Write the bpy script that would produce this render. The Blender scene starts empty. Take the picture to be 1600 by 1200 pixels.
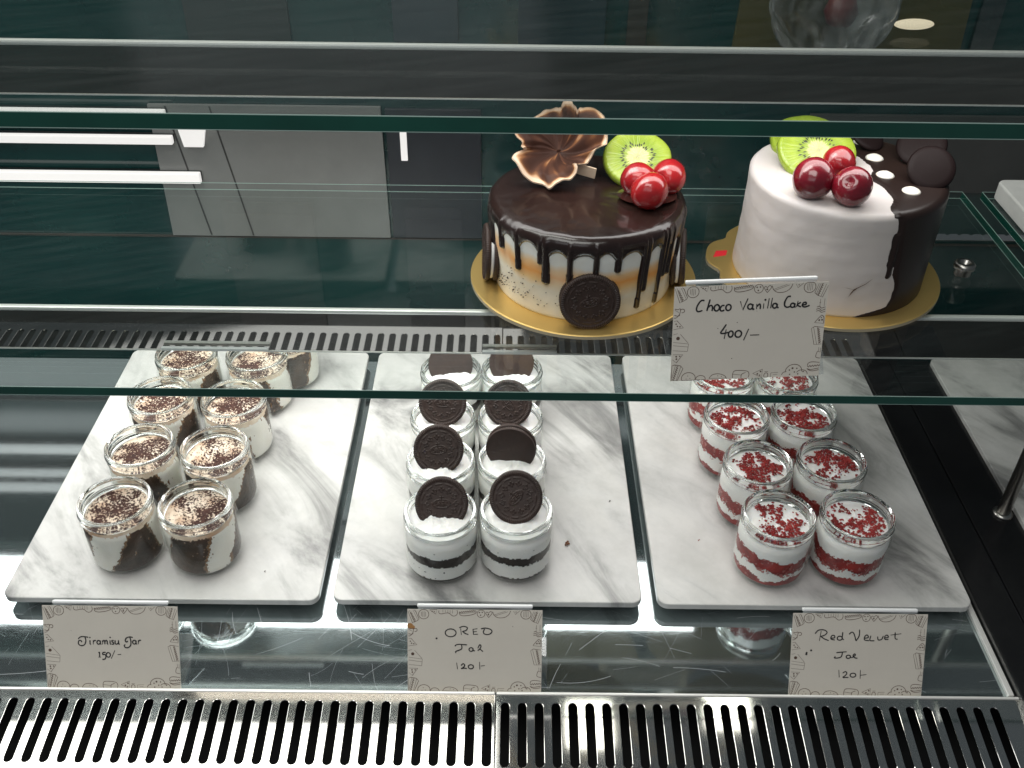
import bpy, bmesh, math, random
import numpy as np
from mathutils import Vector, Matrix, noise

S = 0.01                      # the scene is laid out in centimetres, built in metres
PI = math.pi
sc = bpy.context.scene
C = sc.collection

# ------------------------------------------------------------------ camera
cam_d = bpy.data.cameras.new('camera')
cam = bpy.data.objects.new('camera', cam_d)
C.objects.link(cam)
sc.camera = cam
cam_d.sensor_width = 36.0
cam_d.lens = 36.0 * 1514.08 / 1600.0
cam_d.clip_start = 0.01
cam_d.clip_end = 30.0
PITCH, YAW, ROLL = 0.653137, -0.004491, 0.014014
_cp, _sp = math.cos(PITCH), math.sin(PITCH)
_M = Matrix(((1, 0, 0), (0, -_sp, -_cp), (0, _cp, -_sp)))
_M = _M @ Matrix.Rotation(YAW, 3, 'Z').transposed()
_M = Matrix.Rotation(ROLL, 3, 'Z') @ _M
_rot = Matrix((_M[0], -Vector(_M[1]), -Vector(_M[2]))).transposed()
cam.matrix_world = Matrix.Translation(Vector((0, 0, 60 * S))) @ _rot.to_4x4()

# ------------------------------------------------------------------ world and lamps
world = bpy.data.worlds.new('World')
sc.world = world
world.use_nodes = True
world.node_tree.nodes['Background'].inputs['Color'].default_value = (0.80, 0.90, 1.0, 1)
world.node_tree.nodes['Background'].inputs['Strength'].default_value = 0.11


def area(name, loc, target, sx, sy, power, col=(1, 1, 1)):
    d = bpy.data.lights.new(name, 'AREA')
    d.shape = 'RECTANGLE'
    d.size, d.size_y = sx * S, sy * S
    d.energy = power
    d.color = col
    o = bpy.data.objects.new(name, d)
    C.objects.link(o)
    o.location = Vector(loc) * S
    v = (Vector(target) - Vector(loc)).normalized()
    if abs(v.z) < 0.99:
        o.rotation_euler = v.to_track_quat('-Z', 'Y').to_euler()
    return o


# lamp strips under the two shelves, the shop ceiling lamp, and added unseen fills and glints
area('lower_shelf_lamp', (-29, 70.85, 20.6), (-29, 70.85, 0), 98, 9.5, 1.8, (1.0, 0.985, 0.96))
area('upper_shelf_lamp', (-25, 62.5, 37.2), (-25, 62.5, 20), 116, 5, 0.9, (1.0, 0.985, 0.96))
area('shop_ceiling_lamp', (-54, 67, 122), (-54, 67, 0), 104, 40, 10.0, (1.0, 0.97, 0.93))
area('front_fill_light', (-22, -4, 128), (0, 60, 10), 90, 50, 7.8, (1.0, 0.98, 0.95))  # unseen fill added to brighten the fronts of cakes, jars and cards
area('low_front_fill', (-45, -85, 100), (5, 60, 20), 110, 60, 2.2, (0.96, 0.97, 1.0))  # unseen low light added to brighten the grille stripes mirrored in the beam

for k, (x, y) in enumerate(((17, 84), (45, 88))):  # unseen spots added to put bright patches into the right grille
    area('grille_glint_lamp', (x, y, 124), (x, y, 0), 9, 9, 0.22, (1.0, 0.95, 0.85))

sc.view_settings.view_transform = 'Standard'
sc.view_settings.look = 'None'
sc.view_settings.exposure = 0.0
sc.view_settings.gamma = 1.0
sc.view_settings.use_curve_mapping = False
cy = sc.cycles
cy.use_denoising = True
cy.max_bounces = 20
cy.transparent_max_bounces = 64
cy.transmission_bounces = 16
cy.glossy_bounces = 8
cy.diffuse_bounces = 4
cy.sample_clamp_indirect = 6.0
cy.blur_glossy = 0.5


# ------------------------------------------------------------------ materials
def new_mat(name):
    m = bpy.data.materials.new(name)
    m.use_nodes = True
    nt = m.node_tree
    nt.nodes.clear()
    out = nt.nodes.new('ShaderNodeOutputMaterial')
    return m, nt, out


def N(nt, kind, **kw):
    n = nt.nodes.new(kind)
    for k, v in kw.items():
        if k.startswith('i_'):
            n.inputs[k[2:].replace('_', ' ')].default_value = v
        else:
            setattr(n, k, v)
    return n


def principled(name, col, rough=0.5, metal=0.0, bump=0.0, bscale=30.0, var=0.0, vscale=8.0,
               sss=0.0, coat=0.0, spec=0.5, col2=None, detail=6.0, emit=0.0):
    """one surface with a noise-driven colour variation and bump"""
    m, nt, out = new_mat(name)
    b = N(nt, 'ShaderNodeBsdfPrincipled')
    b.inputs['Roughness'].default_value = rough
    b.inputs['Metallic'].default_value = metal
    b.inputs['Coat Weight'].default_value = coat
    b.inputs['Coat Roughness'].default_value = 0.08
    b.inputs['Specular IOR Level'].default_value = spec
    if sss:
        b.inputs['Subsurface Weight'].default_value = sss
        b.inputs['Subsurface Radius'].default_value = (0.004, 0.003, 0.002)
        b.inputs['Subsurface Scale'].default_value = 1.0
    if emit:
        b.inputs['Emission Color'].default_value = (*col, 1)
        col = tuple(0.3 * c for c in col)
        b.inputs['Emission Strength'].default_value = emit
    tc = N(nt, 'ShaderNodeTexCoord')
    c2 = col2 or tuple(max(0, c * (1 - var)) for c in col)
    if var or col2:
        nz = N(nt, 'ShaderNodeTexNoise')
        nz.inputs['Scale'].default_value = vscale / S / 10
        nz.inputs['Detail'].default_value = detail
        nz.inputs['Roughness'].default_value = 0.65
        nt.links.new(tc.outputs['Object'], nz.inputs['Vector'])
        r = N(nt, 'ShaderNodeValToRGB')
        r.color_ramp.elements[0].position = 0.35
        r.color_ramp.elements[1].position = 0.65
        r.color_ramp.elements[0].color = (*col, 1)
        r.color_ramp.elements[1].color = (*c2, 1)
        nt.links.new(nz.outputs['Fac'], r.inputs['Fac'])
        nt.links.new(r.outputs['Color'], b.inputs['Base Color'])
    else:
        b.inputs['Base Color'].default_value = (*col, 1)
    if bump:
        nb = N(nt, 'ShaderNodeTexNoise')
        nb.inputs['Scale'].default_value = bscale / S / 10
        nb.inputs['Detail'].default_value = 5.0
        nt.links.new(tc.outputs['Object'], nb.inputs['Vector'])
        bp = N(nt, 'ShaderNodeBump')
        bp.inputs['Strength'].default_value = 1.0
        bp.inputs['Distance'].default_value = bump * S
        nt.links.new(nb.outputs['Fac'], bp.inputs['Height'])
        nt.links.new(bp.outputs['Normal'], b.inputs['Normal'])
    nt.links.new(b.outputs[0], out.inputs['Surface'])
    return m


def thin_glass(name, tint=(1, 1, 1), gain=1.0, rough=0.0, refl=(1, 1, 1), f0=0.04, haze=0.0):
    """clear sheet: passes light straight, reflects by angle (same from both sides)"""
    m, nt, out = new_mat(name)
    g = N(nt, 'ShaderNodeNewGeometry')
    d = N(nt, 'ShaderNodeVectorMath', operation='DOT_PRODUCT')
    nt.links.new(g.outputs['Incoming'], d.inputs[0])
    nt.links.new(g.outputs['Normal'], d.inputs[1])
    a = N(nt, 'ShaderNodeMath', operation='ABSOLUTE')
    nt.links.new(d.outputs['Value'], a.inputs[0])
    s = N(nt, 'ShaderNodeMath', operation='SUBTRACT')
    s.inputs[0].default_value = 1.0
    nt.links.new(a.outputs[0], s.inputs[1])
    p = N(nt, 'ShaderNodeMath', operation='POWER')
    nt.links.new(s.outputs[0], p.inputs[0])
    p.inputs[1].default_value = 5.0
    ma = N(nt, 'ShaderNodeMath', operation='MULTIPLY_ADD', use_clamp=True)
    nt.links.new(p.outputs[0], ma.inputs[0])
    ma.inputs[1].default_value = 0.92 * gain
    ma.inputs[2].default_value = f0 * gain
    t = N(nt, 'ShaderNodeBsdfTransparent')
    t.inputs['Color'].default_value = (*tint, 1)
    gl = N(nt, 'ShaderNodeBsdfGlossy')
    gl.inputs['Color'].default_value = (*refl, 1)
    gl.inputs['Roughness'].default_value = rough
    mx = N(nt, 'ShaderNodeMixShader')
    nt.links.new(ma.outputs[0], mx.inputs['Fac'])
    nt.links.new(t.outputs[0], mx.inputs[1])
    nt.links.new(gl.outputs[0], mx.inputs[2])
    last = mx
    if haze:
        hz = haze
        df = N(nt, 'ShaderNodeBsdfDiffuse')
        df.inputs['Color'].default_value = (0.8, 0.85, 0.85, 1)
        m2 = N(nt, 'ShaderNodeMixShader')
        tc = N(nt, 'ShaderNodeTexCoord')
        nz = N(nt, 'ShaderNodeTexNoise')
        nz.inputs['Scale'].default_value = 14
        nz.inputs['Detail'].default_value = 6
        nt.links.new(tc.outputs['Object'], nz.inputs['Vector'])
        mpp = N(nt, 'ShaderNodeMapping', vector_type='TEXTURE')
        mpp.inputs['Rotation'].default_value = (0, 0, 0.35)
        mpp.inputs['Scale'].default_value = (1.0, 0.12, 1.0)
        nt.links.new(tc.outputs['Object'], mpp.inputs['Vector'])
        nt.links.new(mpp.outputs[0], nz.inputs['Vector'])
        mrr = N(nt, 'ShaderNodeMapRange')
        mrr.inputs['From Min'].default_value = 0.40
        mrr.inputs['From Max'].default_value = 0.80
        nt.links.new(nz.outputs['Fac'], mrr.inputs['Value'])
        mm = N(nt, 'ShaderNodeMath', operation='MULTIPLY')
        nt.links.new(mrr.outputs[0], mm.inputs[0])
        mm.inputs[1].default_value = haze
        nt.links.new(mm.outputs[0], m2.inputs['Fac'])
        nt.links.new(mx.outputs[0], m2.inputs[1])
        nt.links.new(df.outputs[0], m2.inputs[2])
        last = m2
    nt.links.new(last.outputs[0], out.inputs['Surface'])
    return m


def solid_glass(name, col=(1, 1, 1), ior=1.45, rough=0.0):
    m, nt, out = new_mat(name)
    g = N(nt, 'ShaderNodeBsdfGlass')
    g.inputs['Color'].default_value = (*col, 1)
    g.inputs['IOR'].default_value = ior
    g.inputs['Roughness'].default_value = rough
    nt.links.new(g.outputs[0], out.inputs['Surface'])
    return m


def marble_mat():
    m, nt, out = new_mat('marble')
    b = N(nt, 'ShaderNodeBsdfPrincipled')
    b.inputs['Roughness'].default_value = 0.33
    tc = N(nt, 'ShaderNodeTexCoord')
    oi = N(nt, 'ShaderNodeObjectInfo')
    ad = N(nt, 'ShaderNodeVectorMath', operation='ADD')
    nt.links.new(tc.outputs['Object'], ad.inputs[0])
    sc2 = N(nt, 'ShaderNodeVectorMath', operation='SCALE')
    nt.links.new(oi.outputs['Location'], sc2.inputs[0])
    sc2.inputs['Scale'].default_value = 7.3
    nt.links.new(sc2.outputs[0], ad.inputs[1])
    mp = N(nt, 'ShaderNodeMapping', vector_type='TEXTURE')
    mp.inputs['Rotation'].default_value = (0, 0, math.radians(-52))
    mp.inputs['Scale'].default_value = (1 / 3.2, 1 / 9.5, 1 / 3.0)
    nt.links.new(ad.outputs[0], mp.inputs['Vector'])
    n1 = N(nt, 'ShaderNodeTexNoise')
    n1.inputs['Scale'].default_value = 1.6
    n1.inputs['Detail'].default_value = 9
    n1.inputs['Roughness'].default_value = 0.63
    n1.inputs['Distortion'].default_value = 0.9
    nt.links.new(mp.outputs[0], n1.inputs['Vector'])
    r1 = N(nt, 'ShaderNodeValToRGB')
    e = r1.color_ramp.elements
    e[0].position, e[0].color = 0.31, (0.17, 0.17, 0.17, 1)
    e[1].position, e[1].color = 0.62, (0.62, 0.61, 0.59, 1)
    for pos, v in ((0.40, 0.36), (0.455, 0.49), (0.51, 0.57)):
        q = e.new(pos)
        q.color = (v, v * 0.99, v * 0.965, 1)
    nt.links.new(n1.outputs['Fac'], r1.inputs['Fac'])
    n2 = N(nt, 'ShaderNodeTexNoise')
    n2.inputs['Scale'].default_value = 14
    n2.inputs['Detail'].default_value = 8
    n2.inputs['Roughness'].default_value = 0.7
    nt.links.new(ad.outputs[0], n2.inputs['Vector'])
    r2 = N(nt, 'ShaderNodeValToRGB')
    r2.color_ramp.elements[0].position, r2.color_ramp.elements[0].color = 0.32, (0.80, 0.80, 0.79, 1)
    r2.color_ramp.elements[1].position, r2.color_ramp.elements[1].color = 0.58, (1, 1, 1, 1)
    nt.links.new(n2.outputs['Fac'], r2.inputs['Fac'])
    mx = N(nt, 'ShaderNodeMix', data_type='RGBA', blend_type='MULTIPLY')
    mx.inputs[0].default_value = 1.0
    nt.links.new(r1.outputs['Color'], mx.inputs[6])
    nt.links.new(r2.outputs['Color'], mx.inputs[7])
    nt.links.new(mx.outputs[2], b.inputs['Base Color'])
    nt.links.new(b.outputs[0], out.inputs['Surface'])
    return m


def steel_mat(name, col, rough, wav=0.0, wscale=1.2, scratch=0.0, metal=1.0):
    """polished sheet metal: uneven sheet, fine scratches in the polish"""
    m, nt, out = new_mat(name)
    b = N(nt, 'ShaderNodeBsdfPrincipled')
    b.inputs['Base Color'].default_value = (*col, 1)
    b.inputs['Metallic'].default_value = metal
    b.inputs['Roughness'].default_value = rough
    tc = N(nt, 'ShaderNodeTexCoord')
    if scratch:
        mp = N(nt, 'ShaderNodeMapping')
        mp.inputs['Rotation'].default_value = (0, 0, 0.6)
        mp.inputs['Scale'].default_value = (60, 900, 60)
        nt.links.new(tc.outputs['Object'], mp.inputs['Vector'])
        nz = N(nt, 'ShaderNodeTexNoise')
        nz.inputs['Scale'].default_value = 1.0
        nz.inputs['Detail'].default_value = 3
        nz.inputs['Distortion'].default_value = 2.0
        nt.links.new(mp.outputs[0], nz.inputs['Vector'])
        mr = N(nt, 'ShaderNodeMapRange')
        mr.inputs['From Min'].default_value = 0.45
        mr.inputs['From Max'].default_value = 0.8
        mr.inputs['To Min'].default_value = rough
        mr.inputs['To Max'].default_value = rough + scratch
        nt.links.new(nz.outputs['Fac'], mr.inputs['Value'])
        nt.links.new(mr.outputs[0], b.inputs['Roughness'])
    if wav:
        nb = N(nt, 'ShaderNodeTexNoise')
        nb.inputs['Scale'].default_value = wscale / S / 10
        nb.inputs['Detail'].default_value = 2
        nt.links.new(tc.outputs['Object'], nb.inputs['Vector'])
        bp = N(nt, 'ShaderNodeBump')
        bp.inputs['Distance'].default_value = wav * S
        nt.links.new(nb.outputs['Fac'], bp.inputs['Height'])
        nt.links.new(bp.outputs['Normal'], b.inputs['Normal'])
    nt.links.new(b.outputs[0], out.inputs['Surface'])
    return m


def cake_side_mat():
    """white cream coat of the drip cake: a caramel band part way up and cookie specks low on the left"""
    m, nt, out = new_mat('cream_with_caramel_band')
    b = N(nt, 'ShaderNodeBsdfPrincipled')
    b.inputs['Roughness'].default_value = 0.55
    b.inputs['Subsurface Weight'].default_value = 0.15
    b.inputs['Subsurface Radius'].default_value = (0.004, 0.003, 0.002)
    b.inputs['Subsurface Scale'].default_value = 1.0
    tc = N(nt, 'ShaderNodeTexCoord')
    sx = N(nt, 'ShaderNodeSeparateXYZ')
    nt.links.new(tc.outputs['Object'], sx.inputs[0])
    nz = N(nt, 'ShaderNodeTexNoise')
    nz.inputs['Scale'].default_value = 45
    nz.inputs['Detail'].default_value = 4
    nt.links.new(tc.outputs['Object'], nz.inputs['Vector'])
    z = N(nt, 'ShaderNodeMath', operation='MULTIPLY_ADD')
    nt.links.new(nz.outputs['Fac'], z.inputs[0])
    z.inputs[1].default_value = 0.012
    nt.links.new(sx.outputs['Z'], z.inputs[2])
    z2 = N(nt, 'ShaderNodeMath', operation='MULTIPLY_ADD')
    nt.links.new(sx.outputs['X'], z2.inputs[0])
    z2.inputs[1].default_value = 0.06
    nt.links.new(z.outputs[0], z2.inputs[2])
    mr = N(nt, 'ShaderNodeMapRange')
    mr.inputs['From Min'].default_value = 0.0
    mr.inputs['From Max'].default_value = 0.07
    nt.links.new(z2.outputs[0], mr.inputs['Value'])
    r = N(nt, 'ShaderNodeValToRGB')
    e = r.color_ramp.elements
    cr, ca = (0.66, 0.60, 0.48, 1), (0.72, 0.31, 0.07, 1)
    e[0].position, e[0].color = 0.0, cr
    e[1].position, e[1].color = 1.0, (0.72, 0.72, 0.68, 1)
    for pos, c in ((0.38, cr), (0.47, (0.70, 0.47, 0.22, 1)), (0.55, ca), (0.64, (0.74, 0.50, 0.26, 1)), (0.71, (0.72, 0.72, 0.68, 1))):
        q = e.new(pos)
        q.color = c
    nt.links.new(mr.outputs[0], r.inputs['Fac'])
    # the band fades in and out round the side
    n3 = N(nt, 'ShaderNodeTexNoise')
    n3.inputs['Scale'].default_value = 18
    nt.links.new(tc.outputs['Object'], n3.inputs['Vector'])
    r3 = N(nt, 'ShaderNodeValToRGB')
    r3.color_ramp.elements[0].position, r3.color_ramp.elements[1].position = 0.30, 0.52
    nt.links.new(n3.outputs['Fac'], r3.inputs['Fac'])
    mx0 = N(nt, 'ShaderNodeMix', data_type='RGBA')
    nt.links.new(r3.outputs['Color'], mx0.inputs[0])
    mx0.inputs[6].default_value = (0.70, 0.66, 0.56, 1)
    nt.links.new(r.outputs['Color'], mx0.inputs[7])
    nt.links.new(mx0.outputs[2], b.inputs['Base Color'])
    nb = N(nt, 'ShaderNodeTexNoise')
    nb.inputs['Scale'].default_value = 60
    nt.links.new(tc.outputs['Object'], nb.inputs['Vector'])
    bp = N(nt, 'ShaderNodeBump')
    bp.inputs['Distance'].default_value = 0.0012
    nt.links.new(nb.outputs['Fac'], bp.inputs['Height'])
    nt.links.new(bp.outputs['Normal'], b.inputs['Normal'])
    nt.links.new(b.outputs[0], out.inputs['Surface'])
    return m


def kiwi_mat():
    m, nt, out = new_mat('kiwi_flesh')
    b = N(nt, 'ShaderNodeBsdfPrincipled')
    b.inputs['Roughness'].default_value = 0.16
    b.inputs['Subsurface Weight'].default_value = 0.3
    b.inputs['Subsurface Radius'].default_value = (0.004, 0.005, 0.001)
    b.inputs['Subsurface Scale'].default_value = 1.0
    tc = N(nt, 'ShaderNodeTexCoord')
    sx = N(nt, 'ShaderNodeSeparateXYZ')
    nt.links.new(tc.outputs['Object'], sx.inputs[0])
    at = N(nt, 'ShaderNodeMath', operation='ARCTAN2')
    nt.links.new(sx.outputs['Y'], at.inputs[0])
    nt.links.new(sx.outputs['X'], at.inputs[1])
    xx = N(nt, 'ShaderNodeVectorMath', operation='MULTIPLY')
    nt.links.new(tc.outputs['Object'], xx.inputs[0])
    xx.inputs[1].default_value = (1, 1, 0)
    ln = N(nt, 'ShaderNodeVectorMath', operation='LENGTH')
    nt.links.new(xx.outputs[0], ln.inputs[0])
    cb = N(nt, 'ShaderNodeCombineXYZ')
    sn = N(nt, 'ShaderNodeMath', operation='SINE')
    cs = N(nt, 'ShaderNodeMath', operation='COSINE')
    nt.links.new(at.outputs[0], sn.inputs[0])
    nt.links.new(at.outputs[0], cs.inputs[0])
    nt.links.new(sn.outputs[0], cb.inputs[0])
    nt.links.new(cs.outputs[0], cb.inputs[1])
    nz = N(nt, 'ShaderNodeTexNoise')
    nz.inputs['Scale'].default_value = 7
    nz.inputs['Detail'].default_value = 3
    nt.links.new(cb.outputs[0], nz.inputs['Vector'])
    ma = N(nt, 'ShaderNodeMath', operation='MULTIPLY_ADD')
    nt.links.new(nz.outputs['Fac'], ma.inputs[0])
    ma.inputs[1].default_value = 0.010
    nt.links.new(ln.outputs['Value'], ma.inputs[2])
    mr = N(nt, 'ShaderNodeMapRange')
    mr.inputs['From Min'].default_value = 0.005
    mr.inputs['From Max'].default_value = 0.030
    nt.links.new(ma.outputs[0], mr.inputs['Value'])
    r = N(nt, 'ShaderNodeValToRGB')
    e = r.color_ramp.elements
    e[0].position, e[0].color = 0.0, (0.62, 0.60, 0.30, 1)
    e[1].position, e[1].color = 1.0, (0.27, 0.36, 0.035, 1)
    for pos, c in ((0.30, (0.58, 0.58, 0.27, 1)), (0.36, (0.33, 0.41, 0.09, 1)), (0.52, (0.25, 0.35, 0.045, 1)), (0.8, (0.34, 0.43, 0.06, 1))):
        q = e.new(pos)
        q.color = c
    nt.links.new(mr.outputs[0], r.inputs['Fac'])
    nt.links.new(r.outputs['Color'], b.inputs['Base Color'])
    bp = N(nt, 'ShaderNodeBump')
    bp.inputs['Distance'].default_value = 0.0009
    nt.links.new(nz.outputs['Fac'], bp.inputs['Height'])
    nt.links.new(bp.outputs['Normal'], b.inputs['Normal'])
    nt.links.new(b.outputs[0], out.inputs['Surface'])
    return m


def shavings_mat():
    """marbled milk / dark / white chocolate of the ruffled flower; 'edge' runs from its heart to its lip"""
    m, nt, out = new_mat('marbled_chocolate')
    b = N(nt, 'ShaderNodeBsdfPrincipled')
    b.inputs['Roughness'].default_value = 0.6
    b.inputs['Specular IOR Level'].default_value = 0.2
    at = N(nt, 'ShaderNodeAttribute', attribute_name='edge')
    r = N(nt, 'ShaderNodeValToRGB')
    e = r.color_ramp.elements
    e[0].position, e[0].color = 0.0, (0.030, 0.013, 0.009, 1)
    e[1].position, e[1].color = 1.0, (0.66, 0.50, 0.37, 1)
    for p, c in ((0.40, (0.045, 0.019, 0.013, 1)), (0.58, (0.085, 0.035, 0.020, 1)), (0.68, (0.20, 0.085, 0.035, 1)), (0.78, (0.46, 0.28, 0.16, 1))):
        q = e.new(p)
        q.color = c
    nt.links.new(at.outputs['Fac'], r.inputs['Fac'])
    nt.links.new(r.outputs['Color'], b.inputs['Base Color'])
    nt.links.new(b.outputs[0], out.inputs['Surface'])
    return m


MARBLE = marble_mat()
STEEL = steel_mat('polished_steel', (0.60, 0.59, 0.57), 0.055)
DECK_STEEL = steel_mat('scratched_deck', (0.42, 0.48, 0.49), 0.05, scratch=0.05, metal=0.95)
TRIM = steel_mat('bright_trim', (0.90, 0.89, 0.86), 0.30, metal=0.45)
DULL = steel_mat('dull_steel', (0.36, 0.35, 0.33), 0.32)
DARK_STEEL = steel_mat('dark_steel', (0.16, 0.16, 0.16), 0.22)
BLACK = principled('black_frame', (0.010, 0.010, 0.011), 0.24, var=0.4, vscale=2, bump=0.003, bscale=2)
BLACKHOLE = principled('dark_well', (0.004, 0.004, 0.004), 0.8)
WALL = principled('dark_teal_glass', (0.008, 0.034, 0.032), 0.10, spec=0.7, col2=(0.005, 0.022, 0.022), vscale=0.5)
BEAM = steel_mat('mirror_beam', (0.62, 0.60, 0.57), 0.02)
BEAM_BROWN_REFLECTION = steel_mat('beam_brown_reflection', (0.26, 0.215, 0.185), 0.08)  # dark brown reflection put into the steel colour
RAIL = principled('brown_black_rail', (0.032, 0.028, 0.024), 0.22, col2=(0.022, 0.019, 0.016), vscale=0.6)
GREY_REFLECTION = principled('grey_reflection', (0.145, 0.150, 0.145), 0.35, col2=(0.11, 0.115, 0.11), vscale=0.6)  # colour of a reflected shop surface
SEAM_REFLECTION = principled('seam_reflection', (0.02, 0.02, 0.02), 0.6)
OLIVE_REFLECTION = principled('olive_reflection', (0.060, 0.050, 0.012), 0.4, col2=(0.045, 0.038, 0.010), vscale=0.8)  # colour of the olive shop reflection
SHELF = thin_glass('shelf_glass', tint=(0.955, 0.975, 0.965), gain=0.9, haze=0.007)
SHELF_EDGE = principled('green_glass_edge', (0.006, 0.060, 0.042), 0.12, col2=(0.003, 0.035, 0.025), vscale=0.7, coat=0.5)
SHELF_ARRIS = principled('ground_glass_arris', (0.30, 0.42, 0.38), 0.35)
JAR = thin_glass('jar_glass', tint=(0.985, 0.99, 0.985), gain=0.6)
JAR_SOLID = solid_glass('jar_thick_glass', (0.985, 0.995, 0.99), 1.46)
ACRYL = thin_glass('clear_acrylic', tint=(0.93, 0.94, 0.95), gain=1.3, haze=0.25)
ACRYL_EDGE = principled('acrylic_edge', (0.75, 0.76, 0.76), 0.25)
CREAM = principled('whipped_cream', (0.80, 0.78, 0.73), 0.55, sss=0.25, bump=0.03, bscale=9, col2=(0.74, 0.71, 0.65), vscale=3)
WHITECREAM = principled('white_cream', (0.84, 0.83, 0.81), 0.50, sss=0.2, bump=0.04, bscale=7, col2=(0.79, 0.78, 0.76), vscale=3)
MASCARPONE = principled('mascarpone', (0.80, 0.72, 0.60), 0.55, sss=0.2, bump=0.05, bscale=14, col2=(0.50, 0.33, 0.22), vscale=4.5)
COFFEE = principled('coffee_sponge', (0.075, 0.038, 0.020), 0.6, bump=0.10, bscale=9, col2=(0.014, 0.007, 0.005), vscale=3.5)
SOAKED = principled('soaked_cream', (0.30, 0.17, 0.08), 0.6, bump=0.06, bscale=12, col2=(0.13, 0.065, 0.03), vscale=4)
COCOA = principled('cocoa', (0.070, 0.026, 0.016), 0.85, bump=0.04, bscale=20, col2=(0.030, 0.010, 0.008), vscale=14)
REDCAKE = principled('red_sponge', (0.36, 0.030, 0.026), 0.75, bump=0.08, bscale=14, col2=(0.17, 0.012, 0.012), vscale=8)
PINK = principled('pink_smeared_cream', (0.52, 0.20, 0.18), 0.6, bump=0.05, bscale=14, col2=(0.36, 0.08, 0.075), vscale=8)
COOKIE_CRUMB = principled('dark_cookie_crumb', (0.035, 0.022, 0.017), 0.75, bump=0.06, bscale=18, col2=(0.014, 0.009, 0.007), vscale=10)
COOKIE = principled('cocoa_biscuit', (0.036, 0.019, 0.014), 0.55, bump=0.008, bscale=28, col2=(0.024, 0.012, 0.009), vscale=9)
GANACHE = principled('dark_ganache', (0.022, 0.011, 0.009), 0.22, bump=0.012, bscale=1.6, col2=(0.014, 0.007, 0.006), vscale=2, coat=0.25)
GLAZE2 = principled('black_ganache', (0.014, 0.007, 0.006), 0.36, bump=0.02, bscale=1.2, spec=0.4, col2=(0.020, 0.011, 0.009), vscale=0.8)
CAKE_SIDE = cake_side_mat()
CREAM2 = principled('smooth_white_icing', (0.57, 0.525, 0.52), 0.50, sss=0.12, bump=0.05, bscale=1.6, col2=(0.54, 0.49, 0.46), vscale=0.6)
STAIN = principled('pale_sponge_tint', (0.66, 0.55, 0.40), 0.6, col2=(0.72, 0.64, 0.54), vscale=2)
KIWI = kiwi_mat()
SEED = principled('kiwi_seed', (0.012, 0.008, 0.008), 0.3)
CHERRY = principled('glazed_cherry', (0.40, 0.014, 0.016), 0.22, sss=0.2, col2=(0.17, 0.005, 0.010), vscale=1.1, coat=0.7, bump=0.05, bscale=1.6)
CHERRY2 = principled('dark_grape', (0.25, 0.010, 0.022), 0.22, sss=0.15, col2=(0.09, 0.004, 0.010), vscale=1.1, coat=0.7, bump=0.05, bscale=1.6)
FLOWER = shavings_mat()
FLOWER_RIM = principled('white_chocolate', (0.72, 0.60, 0.47), 0.4, col2=(0.60, 0.42, 0.28), vscale=3)
GOLD = steel_mat('gold_foil', (0.80, 0.56, 0.20), 0.36, wav=0.006, wscale=0.5, scratch=0.10, metal=0.85)
CARD_EDGE = principled('cake_board_edge', (0.32, 0.27, 0.18), 0.6)
STICKER = principled('red_sticker', (0.62, 0.02, 0.03), 0.45)
PAPER = principled('card_paper', (0.58, 0.545, 0.48), 0.75, col2=(0.54, 0.505, 0.445), vscale=1.5)
INK = principled('black_ink', (0.012, 0.012, 0.014), 0.6)
PRINT = principled('brown_print', (0.085, 0.050, 0.035), 0.7)
PASTE = principled('amber_stain', (0.36, 0.18, 0.06), 0.6)
TUBE_REFLECTION = principled('tube_reflection_glow', (1.0, 0.98, 0.95), 0.4, emit=0.66)  # glow standing for reflected tubes
LAMP_REFLECTION = principled('lamp_reflection_glow', (1.0, 0.86, 0.62), 0.4, emit=0.9)  # glow standing for a reflected oval lamp
TRAYWHITE = principled('white_plastic', (0.62, 0.62, 0.60), 0.4, var=0.1)
BAG = thin_glass('clear_film', tint=(0.80, 0.80, 0.82), gain=1.6, rough=0.18, haze=0.22)
CRUMB = principled('brown_crumb', (0.25, 0.10, 0.04), 0.8, var=0.5, vscale=20)
WHITEDOT = principled('white_chocolate_drop', (0.80, 0.76, 0.68), 0.4, sss=0.2)
FOOT = principled('rubber_foot', (0.02, 0.02, 0.02), 0.7)


# ------------------------------------------------------------------ object helpers
def link(o, parent=None):
    C.objects.link(o)
    if parent:
        o.parent = parent
    return o


def tag(o, label=None, cat=None, group=None, kind=None):
    if label:
        o['label'] = label
    if cat:
        o['category'] = cat
    if group:
        o['group'] = group
    if kind:
        o['kind'] = kind
    return o


def thing(name, loc, label, cat, group=None, rz=0.0):
    o = bpy.data.objects.new(name, None)
    o.empty_display_size = 0.01
    link(o)
    o.location = Vector(loc) * S
    o.rotation_euler = (0, 0, rz)
    return tag(o, label, cat, group)


def mk(name, verts, faces, mats, parent=None, loc=(0, 0, 0), smooth=True, fm=None):
    me = bpy.data.meshes.new(name)
    me.from_pydata([tuple(c * S for c in v) for v in verts], [], faces)
    for m in (mats if isinstance(mats, (list, tuple)) else [mats]):
        me.materials.append(m)
    if fm is not None:
        for p, i in zip(me.polygons, fm):
            p.material_index = i
    if smooth:
        for p in me.polygons:
            p.use_smooth = True
    me.update()
    o = bpy.data.objects.new(name, me)
    o.location = Vector(loc) * S
    return link(o, parent)


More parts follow.
